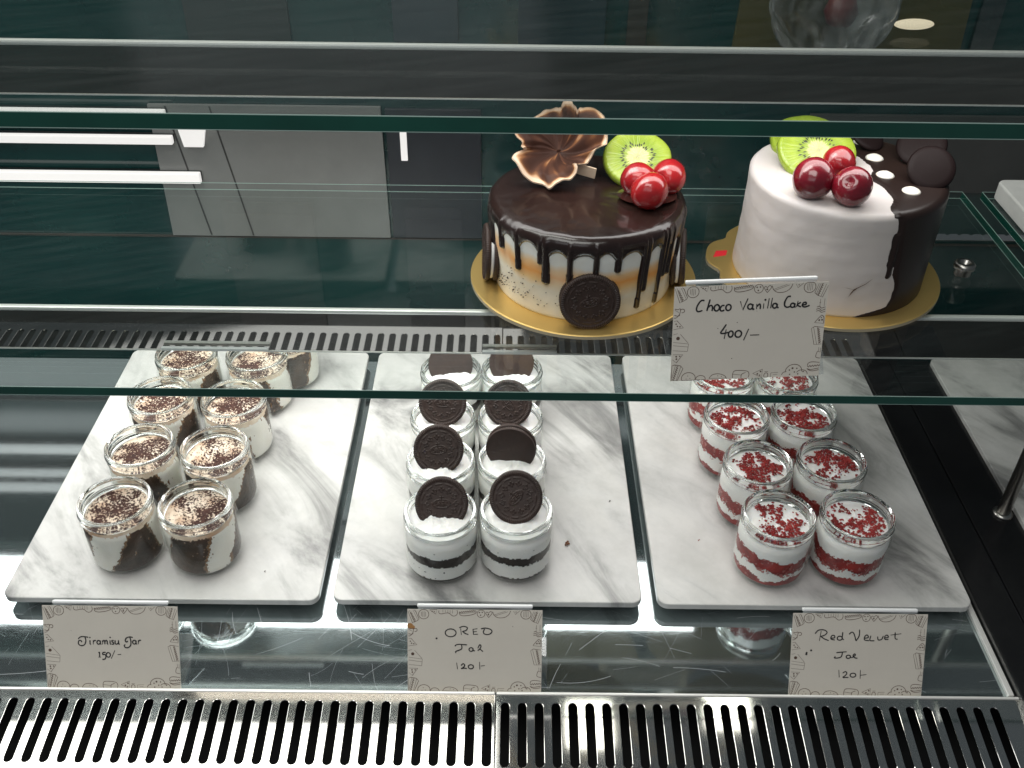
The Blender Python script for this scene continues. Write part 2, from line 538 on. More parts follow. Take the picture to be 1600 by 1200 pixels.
def from_bm(name, bm, mats, parent=None, loc=(0, 0, 0), smooth=False):
    bmesh.ops.scale(bm, vec=(S, S, S), verts=bm.verts)
    me = bpy.data.meshes.new(name)
    bm.to_mesh(me)
    bm.free()
    for m in (mats if isinstance(mats, (list, tuple)) else [mats]):
        me.materials.append(m)
    if smooth:
        for p in me.polygons:
            p.use_smooth = True
    o = bpy.data.objects.new(name, me)
    o.location = Vector(loc) * S
    return link(o, parent)


def bm_box(bm, x0, x1, y0, y1, z0, z1, bevel=0.0, seg=2):
    r = bmesh.ops.create_cube(bm, size=1.0)
    vs = r['verts']
    for v in vs:
        v.co = Vector(((x0 + x1) / 2 + v.co.x * (x1 - x0), (y0 + y1) / 2 + v.co.y * (y1 - y0), (z0 + z1) / 2 + v.co.z * (z1 - z0)))
    if bevel:
        es = list({e for v in vs for e in v.link_edges})
        bmesh.ops.bevel(bm, geom=es, offset=bevel, segments=seg, affect='EDGES', profile=0.6)
    return bm


def box(name, x0, x1, y0, y1, z0, z1, mat, parent=None, bevel=0.0, loc=(0, 0, 0), seg=2):
    bm = bmesh.new()
    bm_box(bm, x0, x1, y0, y1, z0, z1, bevel, seg)
    return from_bm(name, bm, mat, parent, loc, smooth=False)


def lathe(name, prof, mat, parent=None, n=64, loc=(0, 0, 0), closed=False, wob=None):
    """turn a profile [(r, z)]; closed joins the last point to the first"""
    V, F = [], []
    k = len(prof)
    for (r, z) in prof:
        for i in range(n):
            a = 2 * PI * i / n
            rr = r if wob is None else r * wob(a, z)
            V.append((rr * math.cos(a), rr * math.sin(a), z))
    rng = k if closed else k - 1
    for j in range(rng):
        j2 = (j + 1) % k
        for i in range(n):
            i2 = (i + 1) % n
            F.append((j * n + i, j * n + i2, j2 * n + i2, j2 * n + i))
    if not closed:
        for j, flip in ((0, True), (k - 1, False)):
            if prof[j][0] > 1e-6:
                ring = [j * n + i for i in range(n)]
                F.append(tuple(reversed(ring)) if flip else tuple(ring))
    return mk(name, V, F, mat, parent, loc)


def rounded_slab(name, w, d, h, rc, mat, parent=None, loc=(0, 0, 0), bev=0.08):
    """flat plate, corners rounded in plan, arrises eased; origin at the middle of the underside"""
    pts = []
    for cx, cy2, a0 in ((w / 2 - rc, d / 2 - rc, 0), (-w / 2 + rc, d / 2 - rc, 90), (-w / 2 + rc, -d / 2 + rc, 180), (w / 2 - rc, -d / 2 + rc, 270)):
        for k in range(9):
            a = math.radians(a0 + k * 90 / 8)
            pts.append((cx + rc * math.cos(a), cy2 + rc * math.sin(a)))
    rings = [(0.0, bev), (bev, 0.0), (h - bev, 0.0), (h - bev * 0.3, bev * 0.3), (h, bev)]
    V, F = [], []
    n = len(pts)
    for z, ins in rings:
        for x, y in pts:
            V.append((x * (1 - 2 * ins / w), y * (1 - 2 * ins / d), z))
    for j in range(len(rings) - 1):
        for i in range(n):
            i2 = (i + 1) % n
            F.append((j * n + i, j * n + i2, (j + 1) * n + i2, (j + 1) * n + i))
    F.append(tuple(range(n - 1, -1, -1)))
    F.append(tuple((len(rings) - 1) * n + i for i in range(n)))
    return mk(name, V, F, mat, parent, loc, smooth=False)


def copy_tree(o, parent=None):
    c = o.copy()
    C.objects.link(c)
    c.parent = parent
    for ch in list(o.children):
        copy_tree(ch, c)
    return c


def nz(x, y, z, s=1.0, seed=0.0):
    return noise.noise(Vector((x * s + seed * 17.3, y * s - seed * 9.1, z * s + seed * 3.7)))


def fbm(x, y, z, s=1.0, seed=0.0):
    return nz(x, y, z, s, seed) + 0.5 * nz(x, y, z, 2.1 * s, seed + 1) + 0.25 * nz(x, y, z, 4.3 * s, seed + 2)


# ------------------------------------------------------------------ the case: deck, wall, frame
def grid_sheet(name, x0, x1, y0, y1, z, mat):
    return box(name, x0, x1, y0, y1, z - 0.3, z, mat)


DZ = -1.40                                              # top of the mirror-bright deck
deck = box('deck', -85, 37.2, 42.75, 83.9, DZ - 0.25, DZ, DECK_STEEL)
tag(deck, kind='structure')
well = box('well', -85, 80, 24, 95, -9, -8, BLACKHOLE)
tag(well, kind='structure')
wall = box('back_wall', -95, 85, 91.0, 92.0, -8, 78, WALL)
tag(wall, kind='structure')

# scratches in the polish of the deck
rk = random.Random(77)
V, F = [], []
for k in range(190):
    x, y = rk.uniform(-42, 36), rk.uniform(43.2, 51.5)
    a, L, cv = rk.gauss(0.5, 0.9), rk.uniform(0.6, 4.5), rk.gauss(0, 0.025)
    w = rk.choice((0.003, 0.004, 0.005, 0.010))
    o0 = len(V)
    for q in range(9):
        V += [(x - w * math.sin(a), y + w * math.cos(a), DZ + 0.004), (x + w * math.sin(a), y - w * math.cos(a), DZ + 0.004)]
        x, y, a = x + L / 8 * math.cos(a), max(43.0, y + L / 8 * math.sin(a)), a + cv
    F += [(o0 + 2 * q, o0 + 2 * q + 1, o0 + 2 * q + 3, o0 + 2 * q + 2) for q in range(8)]
mk('scratch_marks', V, F, principled('scratch', (0.55, 0.57, 0.60), 0.5, metal=0.3), deck, smooth=False)

# metal channel at the right end of the deck and the black frame between the two bays
edge = box('deck_edge_channel', 37.0, 37.45, 42.8, 83.8, DZ + 0.002, DZ + 0.35, TRIM, bevel=0.06)
tag(edge, 'thin bright metal channel along the right end of the steel deck', 'metal channel')
div = thing('frame_divider', (40.9, 60, -3.0), 'wide black frame running front to back between the two display bays', 'frame')
for xa, xb in ((-3.35, -0.42), (-0.30, 3.9)):
    box('frame_bar', xa, xb, -24, 24, 0.0, 2.55, BLACK, div, bevel=0.10)
box('frame_seam', -0.42, -0.30, -24, 24, 0.0, 2.3, BLACKHOLE, div)

# steel post on the frame
post = thing('shelf_post', (43.6, 61.0, -0.45), 'round steel post standing on the black frame at the right', 'post')
lathe('post_tube', [(0.55, 0.0), (0.55, 21.7), (0.0, 21.7)], DULL, post, 24)
lathe('post_base', [(0.85, 0.0), (0.85, 0.15), (0.62, 0.3)], DULL, post, 24)

# polished steel beams carrying the glass shelves (the lamps sit behind them)
def shelf_beam(y, ztop, h, label, face):
    b = thing('shelf_beam', (0, y, ztop - h), label, 'shelf beam', 'beams under the glass shelves')
    t, k = h - 0.35, 0.072 * (h - 0.45)
    mk('beam_face', [(-92, k, 0.10), (82, k, 0.10), (82, 0.0, t), (-92, 0.0, t), (-92, k + 0.3, 0.10), (82, k + 0.3, 0.10), (82, 0.3, t), (-92, 0.3, t)],
       [(0, 1, 2, 3), (5, 4, 7, 6), (0, 4, 5, 1), (3, 2, 6, 7), (0, 3, 7, 4), (1, 5, 6, 2)], face, b, smooth=False)
    box('beam_top_trim', -92, 82, -0.12, 0.35, t + 0.002, h - 0.02, TRIM, b, bevel=0.13)
    box('beam_bottom_trim', -92, 82, k - 0.06, k + 0.4, 0.0, 0.098, TRIM, b, bevel=0.02)
    return b


shelf_beam(59.25, 22.0 - 0.69, 4.0, 'polished steel beam under the lower glass shelf mirroring the front grille', BEAM)
shelf_beam(58.75, 41.6 - 0.86, 3.5, 'polished steel beam under the upper glass shelf, a dark brown reflection tinted in', BEAM_BROWN_REFLECTION)
lmold = box('wall_moulding', -90, 80, 90.6, 90.99, 9.7, 9.85, RAIL, bevel=0.05)
tag(lmold, 'thin dark moulding across the teal rear wall below the grey panel', 'moulding')


# ------------------------------------------------------------------ slotted grilles
def slotted_sheet(name, w, d, slots, sw, sl, y_off, mat, parent=None, thick=0.05, bevel=0.04):
    cu = bpy.data.curves.new(name + '_outline', 'CURVE')
    cu.dimensions = '2D'
    cu.fill_mode = 'BOTH'
    cu.extrude = thick * S
    cu.bevel_depth = bevel * S
    cu.bevel_resolution = 2

    def poly(pts):
        sp = cu.splines.new('POLY')
        sp.points.add(len(pts) - 1)
        for p, (x, y) in zip(sp.points, pts):
            p.co = (x * S, y * S, 0, 1)
        sp.use_cyclic_u = True
    poly([(0, 0), (w, 0), (w, d), (0, d)])
    r = sw / 2
    for cx in slots:
        pts = []
        for k in range(9):
            a = PI * k / 8
            pts.append((cx + r * math.cos(a), y_off + sl - r + r * math.sin(a)))
        for k in range(9):
            a = PI + PI * k / 8
            pts.append((cx + r * math.cos(a), y_off + r + r * math.sin(a)))
        poly(pts)
    tmp = bpy.data.objects.new('outline', cu)
    C.objects.link(tmp)
    bpy.context.view_layer.update()
    me = bpy.data.meshes.new_from_object(tmp.evaluated_get(bpy.context.evaluated_depsgraph_get()))
    me.name = name
    bpy.data.objects.remove(tmp)
    me.materials.clear()
    me.materials.append(mat)
    for p in me.polygons:
        p.use_smooth = False
    o = bpy.data.objects.new(name, me)
    return link(o, parent)


def grille(x0, x1, first, pitch, count, tilt, label, z0=-1.05, yb=42.35, depth=6.6):
    g = thing('vent_grille', (x0, yb, z0), label, 'vent grille', 'slotted steel vent grilles along the front')
    sh = slotted_sheet('slotted_plate', x1 - x0, depth, [first - x0 + i * pitch for i in range(count)], 0.70, 4.85, 1.2, STEEL, g)
    sh.location = (0, -depth * math.cos(tilt) * S, -depth * math.sin(tilt) * S)
    sh.rotation_euler = (tilt, 0, 0)
    box('rear_flange', 0, x1 - x0, 0.03, 0.22, -1.0, 0.18, TRIM, g, bevel=0.05)
    return g


P1 = 1.222
grille(-84, -0.75, -1.25 - 66 * P1, P1, 67, math.radians(6.0), 'left slotted steel vent grille with bright white reflections in front of the deck')
grille(-0.62, 38.6, 0.02, P1, 30, math.radians(7.0), 'right slotted steel vent grille reflecting dark, in front of the deck')
wg = thing('wall_vent', (44.0, 90.95, 10.3), 'small bright slotted vent set in the rear wall right of the white cake', 'vent grille')
sh = slotted_sheet('slotted_plate', 20, 5.2, [0.9 + i * 1.25 for i in range(15)], 0.6, 4.2, 0.5, STEEL, wg)
sh.rotation_euler = (math.radians(78), 0, 0)


# ------------------------------------------------------------------ glass shelves
def glass_shelf(x0, x1, y0, y1, z1, t, label):
    g = thing('glass_shelf', ((x0 + x1) / 2, (y0 + y1) / 2, z1 - t), label, 'glass shelf')
    w, d = (x1 - x0) / 2, (y1 - y0) / 2
    e = 0.05
    bm = bmesh.new()
    bm_box(bm, -w, w, -d, d, 0, t)
    bm.faces.ensure_lookup_table()
    for f in list(bm.faces):
        if abs(f.normal.z) < 0.5:
            bmesh.ops.delete(bm, geom=[f], context='FACES_ONLY')
    from_bm('glass_pane', bm, SHELF, g)
    bm = bmesh.new()
    for (xa, xb, ya, yb) in ((-w, w, -d - 0.03, -d - 0.001), (-w - 0.03, -w - 0.001, -d, d), (w + 0.001, w + 0.03, -d, d)):
        bm_box(bm, xa, xb, ya, yb, e, t - e)
    from_bm('green_edge', bm, SHELF_EDGE, g)
    bm = bmesh.new()
    for za, zb in ((0.004, e - 0.001), (t - e + 0.001, t - 0.004)):
        for (xa, xb, ya, yb) in ((-w, w, -d - 0.022, -d - 0.001), (-w, w, d + 0.001, d + 0.022), (-w - 0.022, -w - 0.001, -d, d), (w + 0.001, w + 0.022, -d, d)):
            bm_box(bm, xa, xb, ya, yb, za, zb)
    from_bm('ground_arris', bm, SHELF_ARRIS, g)
    return g


ZS = 22.0
glass_shelf(-85, 39.8, 48.85, 78.3, ZS, 0.68, 'lower clear glass shelf with green front edge carrying the two cakes')
glass_shelf(-85, 80, 45.5, 78.0, 41.6, 0.85, 'upper clear glass shelf with thick green front edge above the cakes')
glass_shelf(41.6, 80, 48.85, 78.3, ZS, 0.68, 'clear glass shelf of the next bay under the white tray')
st = thing('shelf_stud', (34.6, 64.2, ZS + 0.003), 'small round steel glass stud beside the white cake board', 'stud')
lathe('stud_body', [(0.62, 0.0), (0.62, 0.5), (0.80, 0.55), (0.80, 0.85), (0.66, 1.0), (0.34, 1.0), (0.30, 0.7), (0.0, 0.7)], DULL, st, 32)

# ------------------------------------------------------------------ rear wall: shop reflections built as panels and glowing bars
gp = thing('grey_reflection_panel', (-24, 90.9, 17), 'mid grey panel with two slanting seams standing for a reflection on the rear wall', 'reflection panel')  # shop reflection in the glass, built as a solid panel
mk('grey_reflection_sheet', [(-11.5, 0, -7.0), (11.4, 0, -7.0), (11.3, 0, 7.2), (-11.2, 0, 7.2), (-11.5, -0.4, -7.0), (11.4, -0.4, -7.0), (11.3, -0.4, 7.2), (-11.2, -0.4, 7.2)],
   [(4, 5, 6, 7), (0, 4, 7, 3), (1, 2, 6, 5), (0, 1, 5, 4), (3, 7, 6, 2)], GREY_REFLECTION, gp, smooth=False)
for xa, xb in ((-9.6, -7.5), (-5.3, -3.1)):
    mk('reflected_seam', [(xb, -0.44, -6.9), (xb + 0.16, -0.44, -6.9), (xa + 0.16, -0.44, 7.1), (xa, -0.44, 7.1),
                      (xb, -0.39, -6.9), (xb + 0.16, -0.39, -6.9), (xa + 0.16, -0.39, 7.1), (xa, -0.39, 7.1)],
       [(0, 1, 2, 3), (0, 3, 7, 4), (1, 5, 6, 2), (0, 4, 5, 1), (3, 2, 6, 7)], SEAM_REFLECTION, gp, smooth=False)
dp = box('dark_reflection_panel', -12.3, -3.0, 90.55, 90.95, 10.0, 24.0, principled('blue_black_reflection', (0.022, 0.026, 0.032), 0.3, var=0.4, vscale=0.5), bevel=0.05)  # dark part of the shop reflections, added as a panel
tag(dp, 'blue black panel standing for a reflection between the grey panel and the chocolate flower', 'reflection panel')
gp2 = box('dim_reflection_panel', 29.0, 60.0, 90.55, 90.95, 15.9, 24.0, principled('dim_grey_reflection', (0.060, 0.062, 0.060), 0.4, var=0.35, vscale=0.5), bevel=0.05)  # dim reflection given as a flat panel
tag(gp2, 'dim grey panel standing for a reflection behind the white and chocolate cake', 'reflection panel')


def tube(x0, x1, z, r, label):  # reflected light tubes, built as glowing bars on the wall
    t = thing('tube_reflection', (x0, 89.9, z), label, 'reflection', 'glowing bars standing for reflected tubes')
    w = x1 - x0
    box('reflection_bar', 0, w, -0.35, 0.3, -r, r, TUBE_REFLECTION, t, bevel=0.12)
    box('reflection_bar_back', 0, w, 0.302, 0.9, -r * 0.9, r * 0.9, DARK_STEEL, t)


tube(-72, -33.4, 23.4, 0.55, 'glowing bar for a reflected tube close under the rail at the left, topmost of three')
tube(-72, -33.2, 20.9, 0.42, 'glowing bar for a reflected tube at the left, middle of three')
tube(-72, -31.2, 16.9, 0.55, 'glowing bar for a reflected tube at the left, lowest of three')
w = mk('wedge_reflection', [(-1.2, 0, -1.0), (0.7, 0, -1.0), (1.2, 0, 1.0), (-1.5, 0, 1.0), (-1.2, -0.4, -1.0), (0.7, -0.4, -1.0), (1.2, -0.4, 1.0), (-1.5, -0.4, 1.0)],  # bright wedge of the reflections, made as a glowing block
       [(4, 5, 6, 7), (0, 4, 7, 3), (1, 2, 6, 5), (0, 1, 5, 4), (3, 7, 6, 2)], TUBE_REFLECTION, loc=(-31.0, 90.2, 21.2), smooth=False)
tag(w, 'short wedge shaped glowing reflection at the right ends of the bars', 'reflection')
s_ = box('strip_reflection', -10.95, -10.3, 90.25, 90.5, 18.8, 21.8, TUBE_REFLECTION, bevel=0.06)  # small bright reflection, built to glow by itself
tag(s_, 'short upright glowing strip standing for a reflection on the blue black panel', 'reflection')

ob = thing('olive_reflection', (31.0, 90.9, 29.85), 'olive brown panel standing for a reflection on the upper rear wall', 'board')  # olive reflection of the shop, built as a board
mk('olive_reflection_sheet', [(-10.6, 0, 0), (10.6, 0, 0), (10.3, 0, 8.5), (-10.3, 0, 8.5), (-10.6, -0.4, 0), (10.6, -0.4, 0), (10.3, -0.4, 8.5), (-10.3, -0.4, 8.5)],
   [(4, 5, 6, 7), (0, 4, 7, 3), (1, 2, 6, 5), (0, 1, 5, 4), (3, 7, 6, 2)], OLIVE_REFLECTION, ob, smooth=False)
ol = thing('oval_reflection', (36.7, 90.48, 32.7), 'small glowing oval standing for a reflected lamp on the olive panel', 'reflection')  # lamp seen only as a reflection, built as a glowing oval
lo = lathe('oval_reflection_face', [(0.0, 0.35), (1.1, 0.3), (1.75, 0.1), (1.85, 0.0)], LAMP_REFLECTION, ol, 40)
lo.rotation_euler = (PI / 2, 0, 0)
lo.scale = (1, 0.27, 1)
for xa, xb, m_, lb in ((10.5, 12.3, 'dark', 'dark upright bar standing for a reflection left of the olive panel'), (42.4, 44.5, 'teal', 'dark upright bar standing for a reflection right of the olive panel')):  # dark uprights of the shop reflections, built as bars
    o = box('post_reflection', xa, xb, 90.4, 90.95, 29.86, 45, DARK_STEEL if m_ == 'teal' else RAIL, bevel=0.05)
    tag(o, lb, 'post')

for xa, xb, zb, rgb, lb in ((-11.0, -5.0, 30.5, (0.035, 0.050, 0.060), 'dim blue grey panel standing for a reflection high above the chocolate flower'),  # blurred shop reflections laid out as flat dim panels
                            (-30.0, -20.5, 30.2, (0.022, 0.030, 0.028), 'dim green grey panel standing for a reflection high left of centre'),
                            (0.5, 8.5, 30.2, (0.016, 0.034, 0.042), 'dark blue panel standing for a reflection high above the chocolate cake')):
    o = box('wall_reflection_panel', xa, xb, 90.6, 90.95, zb, 46, principled('dim_reflection', rgb, 0.35, var=0.5, vscale=0.4), bevel=0.05)
    tag(o, lb, 'reflection panel')

# reflection of a wrapped thing, built as a film bag before the olive panel
bg = thing('bag_reflection', (28.2, 87.5, 30.2), 'round clear bag shape standing for a reflection before the olive panel', 'bag')
V, F = [], []
nu, nv = 72, 30
for j in range(nv + 1):
    t = j / nv
    ph = t * PI * 0.62
    r0 = 5.6 * math.sin(ph) ** 0.8
    z0 = 5.2 - 5.2 * math.cos(ph)
    for i in range(nu):
        a = 2 * PI * i / nu
        k = 1 + 0.10 * nz(math.cos(a) * 2, math.sin(a) * 2, z0 * 0.25, 1.6, 5) + 0.05 * math.sin(a * 11 + z0 * 1.3 + 3 * nz(math.cos(a), math.sin(a), z0 * .3, 1.5, 2))
        V.append((r0 * k * math.cos(a), 0.42 * r0 * k * math.sin(a), z0 + 0.4 * nz(a, z0, 0, 0.8, 3)))
for j in range(nv):
    for i in range(nu):
        F.append((j * nu + i, j * nu + (i + 1) % nu, (j + 1) * nu + (i + 1) % nu, (j + 1) * nu + i))
mk('bag_reflection_film', V, F, BAG, bg)
rd = lathe('bag_reflection_core', [(0.0, 0.0), (1.1, 0.4), (1.5, 1.4), (1.1, 2.5), (0.0, 2.9)], principled('dim_red', (0.10, 0.012, 0.012), 0.5), bg, 32, loc=(0.6, 0, 3.0))

# ------------------------------------------------------------------ marble boards
BT = 0.62


def board(xc, w, y0, y1, label):
    b = thing('marble_board', (xc, (y0 + y1) / 2, -BT), label, 'serving board', 'marble serving boards on the deck')
    rounded_slab('marble_slab', w, y1 - y0, BT, 0.85, MARBLE, b)
    for sx in (-1, 1):
        for sy in (-1, 1):
            box('board_foot', sx * (w / 2 - 3) - 0.9, sx * (w / 2 - 3) + 0.9, sy * ((y1 - y0) / 2 - 4) - 0.9, sy * ((y1 - y0) / 2 - 4) + 0.9, DZ + BT + 0.003, -0.002, FOOT, b)
    return b


board(-27.25, 24.9, 50.1, 83.8, 'white marble board carrying the cocoa dusted dessert jars')
board(-1.48, 24.5, 50.2, 83.8, 'white marble board carrying the jars topped with dark cookies')
board(24.45, 24.9, 50.1, 83.8, 'white marble board carrying the red crumb dessert jars')
board(57.4, 25.4, 50.3, 83.8, 'empty white marble board beyond the black frame')

# ------------------------------------------------------------------ jars
JH = 6.0


def jar_profile():
    outer = [(0.0, 0.02), (2.35, 0.0), (2.70, 0.10), (2.92, 0.42), (3.02, 0.95), (3.05, 1.8), (3.05, 3.9), (3.02, 4.25), (2.90, 4.58), (2.74, 4.80), (2.66, 4.92)]
    inner = [(2.50, 4.92), (2.58, 4.75), (2.76, 4.50), (2.86, 4.2), (2.88, 3.9), (2.88, 1.0), (2.80, 0.62), (2.55, 0.45), (0.0, 0.42)]
    return outer, inner


def build_jar(parent):
    outer, inner = jar_profile()
    lathe('jar_body', outer + inner, JAR, parent, 64)
    # thick threaded neck, solid glass
    p = [(2.50, 4.93), (2.67, 4.93), (2.70, 5.00), (2.84, 5.06), (2.86, 5.16), (2.76, 5.26), (2.76, 5.36), (2.88, 5.44), (2.90, 5.56), (2.80, 5.66), (2.82, 5.80), (2.83, 5.92), (2.76, 6.0), (2.62, 6.0), (2.54, 5.92), (2.52, 5.5)]
    lathe('jar_rim', p, JAR_SOLID, parent, 64, closed=True)


def fill_r(z):
    """inside radius of the jar less a hair"""
    pts = [(0.42, 2.50), (0.62, 2.75), (1.0, 2.84), (3.9, 2.84), (4.2, 2.82), (4.5, 2.72), (4.75, 2.54), (4.95, 2.47), (6.0, 2.45)]
    for (za, ra), (zb, rb) in zip(pts, pts[1:]):
        if z <= zb:
            t = (z - za) / (zb - za)
            return ra + (rb - ra) * max(0.0, t)
    return pts[-1][1]


def fill_side(parent, zt, classify, kinds, seed):
    """the dessert as seen through the glass: one mesh per layer, split along crumbly borders"""
    nu, nv = 176, 46
    V = []
    for j in range(nv + 1):
        for i in range(nu):
            a = 2 * PI * i / nu
            z = 0.46 + (zt(a) - 0.46) * j / nv
            r = fill_r(z)
            V.append((r * math.cos(a), r * math.sin(a), z))
    groups = {}
    for j in range(nv):
        for i in range(nu):
            a = 2 * PI * (i + 0.5) / nu
            z = 0.46 + (zt(a) - 0.46) * (j + 0.5) / nv
            c = classify(a, z)
            groups.setdefault(c, []).append((j * nu + i, j * nu + (i + 1) % nu, (j + 1) * nu + (i + 1) % nu, (j + 1) * nu + i))
    for c, faces in groups.items():
        name, mat, sink, rgh = kinds[c]
        used = sorted({v for f in faces for v in f})
        idx = {v: k for k, v in enumerate(used)}
        vv = []
        for v in used:
            x, y, z = V[v]
            k = 1 - (sink + rgh * (0.5 + 0.5 * nz(x, y, z, 4.0, seed))) / 2.84
            vv.append((x * k, y * k, z))
        mk(name, vv, [tuple(idx[v] for v in f) for f in faces], mat, parent)
    return


def disc_top(name, r, hfun, mat, parent, nr=26, na=96, keep=None, lift=0.0):
    V, F = [(0, 0, hfun(0, 0) + lift)], []
    for j in range(1, nr + 1):
        for i in range(na):
            a = 2 * PI * i / na
            rr = r * j / nr
            x, y = rr * math.cos(a), rr * math.sin(a)
            V.append((x, y, hfun(x, y) + lift))
    for i in range(na):
        F.append((0, 1 + i, 1 + (i + 1) % na))
    for j in range(1, nr):
        for i in range(na):
            a0, a1 = 1 + (j - 1) * na + i, 1 + (j - 1) * na + (i + 1) % na
            F.append((a0, a0 + na, a1 + na, a1))
    if keep:
        F = [f for f in F if keep(sum(V[v][0] for v in f) / len(f), sum(V[v][1] for v in f) / len(f))]
        used = sorted({v for f in F for v in f})
        idx = {v: k for k, v in enumerate(used)}
        V = [V[v] for v in used]
        F = [tuple(idx[v] for v in f) for f in F]
    return mk(name, V, F, mat, parent)


def crumbs(name, n, spot, mat, parent, smin, smax, rnd):
    """loose crumbs as small faceted lumps in one mesh"""
    V, F = [], []
    base = [(1, 0, 0), (-1, 0, 0), (0, 1, 0), (0, -1, 0), (0, 0, 1), (0, 0, -1)]
    tri = [(0, 2, 4), (2, 1, 4), (1, 3, 4), (3, 0, 4), (2, 0, 5), (1, 2, 5), (3, 1, 5), (0, 3, 5)]
    for _ in range(n):
        p = spot()
        if p is None:
            continue
        s = rnd.uniform(smin, smax)
        o = len(V)
        ax = rnd.uniform(0, 2 * PI)
        for b in base:
            q = Vector(b) * s * rnd.uniform(0.6, 1.25)
            q = Matrix.Rotation(ax, 3, 'Z') @ q
            V.append((p[0] + q.x, p[1] + q.y, p[2] + q.z * 0.7))
        F += [tuple(o + k for k in t) for t in tri]
    return mk(name, V, F, mat, parent, smooth=False)


# --- tiramisu
def make_tiramisu(name, label, cat, group, seed):
    rnd = random.Random(seed)
    t = thing(name, (0, 0, 0), label, cat, group)
    build_jar(t)
    tilt = rnd.uniform(0, 2 * PI)
    zt = lambda a: 4.78 + 0.10 * math.cos(a - tilt)
    # cream wedges (centre angle, half width, slant)
    wedges = [(-PI / 2, 0.42, 0.14), (0.55, 0.50, -0.12), (2.6, 0.45, 0.08)]

    def cl(a, z):
        w = 0.10 * fbm(math.cos(a) * 3, math.sin(a) * 3, z, 1.3, seed) + 0.05 * nz(math.cos(a) * 9, math.sin(a) * 9, z * 3, 1.7, seed)
        if z > 4.45 + 1.2 * w:
            return 'c'
        for c, hw, sl in wedges:
            d = (a - c - sl * (z - 2.5) + PI) % (2 * PI) - PI
            e = abs(d) - (hw + w - 0.05 * (2.5 - z) * (1 if sl > 0 else -0.6))
            st = nz(math.cos(a) * 16, math.sin(a) * 16, z * 1.6, 1.0, seed + 11) + 0.6 * nz(math.cos(a) * 30, math.sin(a) * 30, z * 4, 1.0, seed + 12)
            if e < 0:
                return 't' if st > 0.48 + 1.6 * min(0.4, -e) else 'm'
            if st > 0.72 and e < 0.5:
                return 't'
            if e < 0.05 + 0.10 * max(0, nz(math.cos(a) * 5, math.sin(a) * 5, z, 1.2, seed + 9)):
                return 't'
        return 'd'
    fill_side(t, zt, cl, {'m': ('cream_layer', CREAM, 0.0, 0.01), 'c': ('cocoa_cream_layer', MASCARPONE, 0.0, 0.02), 't': ('soaked_cream_edge', SOAKED, 0.01, 0.05), 'd': ('coffee_layer', COFFEE, 0.02, 0.07)}, seed)
    h = lambda x, y: 4.78 + 0.10 * math.cos(math.atan2(y, x) - tilt) * math.hypot(x, y) / 2.5 + 0.12 * max(0, 1 - (x * x + y * y) / 6.2) + 0.07 * fbm(x, y, 0, 1.3, seed)
    disc_top('cream_top', 2.50, h, MASCARPONE, t)
    ox, oy = rnd.uniform(-0.9, 0.9), rnd.uniform(-0.9, 0.9)

    def dust(x, y):
        big = 0.60 - 0.14 * math.hypot(x - ox, y - oy) + 0.55 * nz(x, y, 0, 0.9, seed + 4)
        return fbm(x, y, 1, 6.0, seed + 6) * 0.55 + 0.35 * nz(x, y, 2, 14, seed) < big - 0.36
    disc_top('cocoa_dusting', 2.46, h, COCOA, t, nr=46, na=190, keep=dust, lift=0.018)

    def spot():
        a, r = rnd.uniform(0, 2 * PI), 2.35 * math.sqrt(rnd.random())
        x, y = r * math.cos(a), r * math.sin(a)
        if rnd.random() > 0.25 + (0.75 if dust(x, y) else 0.0):
            return None
        return (x, y, h(x, y) + 0.03)
    crumbs('cocoa_flakes', 600, spot, COCOA, t, 0.03, 0.075, rnd)
    return t


TG = 'cocoa dusted tiramisu jars on the left board'
tA = make_tiramisu('tiramisu_jar', 'front left tiramisu jar with a broad white cream stripe facing forward', 'dessert jar', TG, 3)
tB = make_tiramisu('tiramisu_jar', 'front right tiramisu jar, dark at its left with a white stripe at its right', 'dessert jar', TG, 8)
tC = make_tiramisu('tiramisu_jar', 'tiramisu jar left in the second row, evenly cocoa dusted, dark sponge at its right', 'dessert jar', TG, 14)


def put(o, x, y, deg, z=0.0):
    o.location = Vector((x, y, z + 0.003)) * S
    o.rotation_euler = (0, 0, math.radians(deg))


put(tA, -31.0, 55.0, -14)
put(tB, -24.6, 54.85, 48)
put(tC, -31.1, 61.7, -40)
for src, x, y, deg, lb in (
        (tB, -24.75, 61.5, 20, 'tiramisu jar right in the second row with the whitest, barely dusted cream top'),
        (tA, -31.35, 68.5, 6, 'tiramisu jar left in the third row under the green shelf edge, dark at its right'),
        (tC, -24.7, 68.2, -62, 'tiramisu jar right in the third row with white cream running down its right'),
        (tA, -30.8, 75.0, -2, 'tiramisu jar left in the fourth row, pale top, seen through the shelf'),
        (tB, -24.1, 75.0, -50, 'tiramisu jar right in the fourth row with a dark cocoa patch, seen through the shelf'),
        (tC, -22.1, 79.0, 80, 'mostly hidden white jar at the back right corner of the cocoa jars')):
    o = copy_tree(src)
    o['label'] = lb
    put(o, x, y, deg)


# --- chocolate sandwich cookies
def seg_d(px, py, ax, ay, bx, by):
    dx, dy = bx - ax, by - ay
    t = max(0, min(1, ((px - ax) * dx + (py - ay) * dy) / (dx * dx + dy * dy + 1e-12)))
    return math.hypot(px - ax - t * dx, py - ay - t * dy)


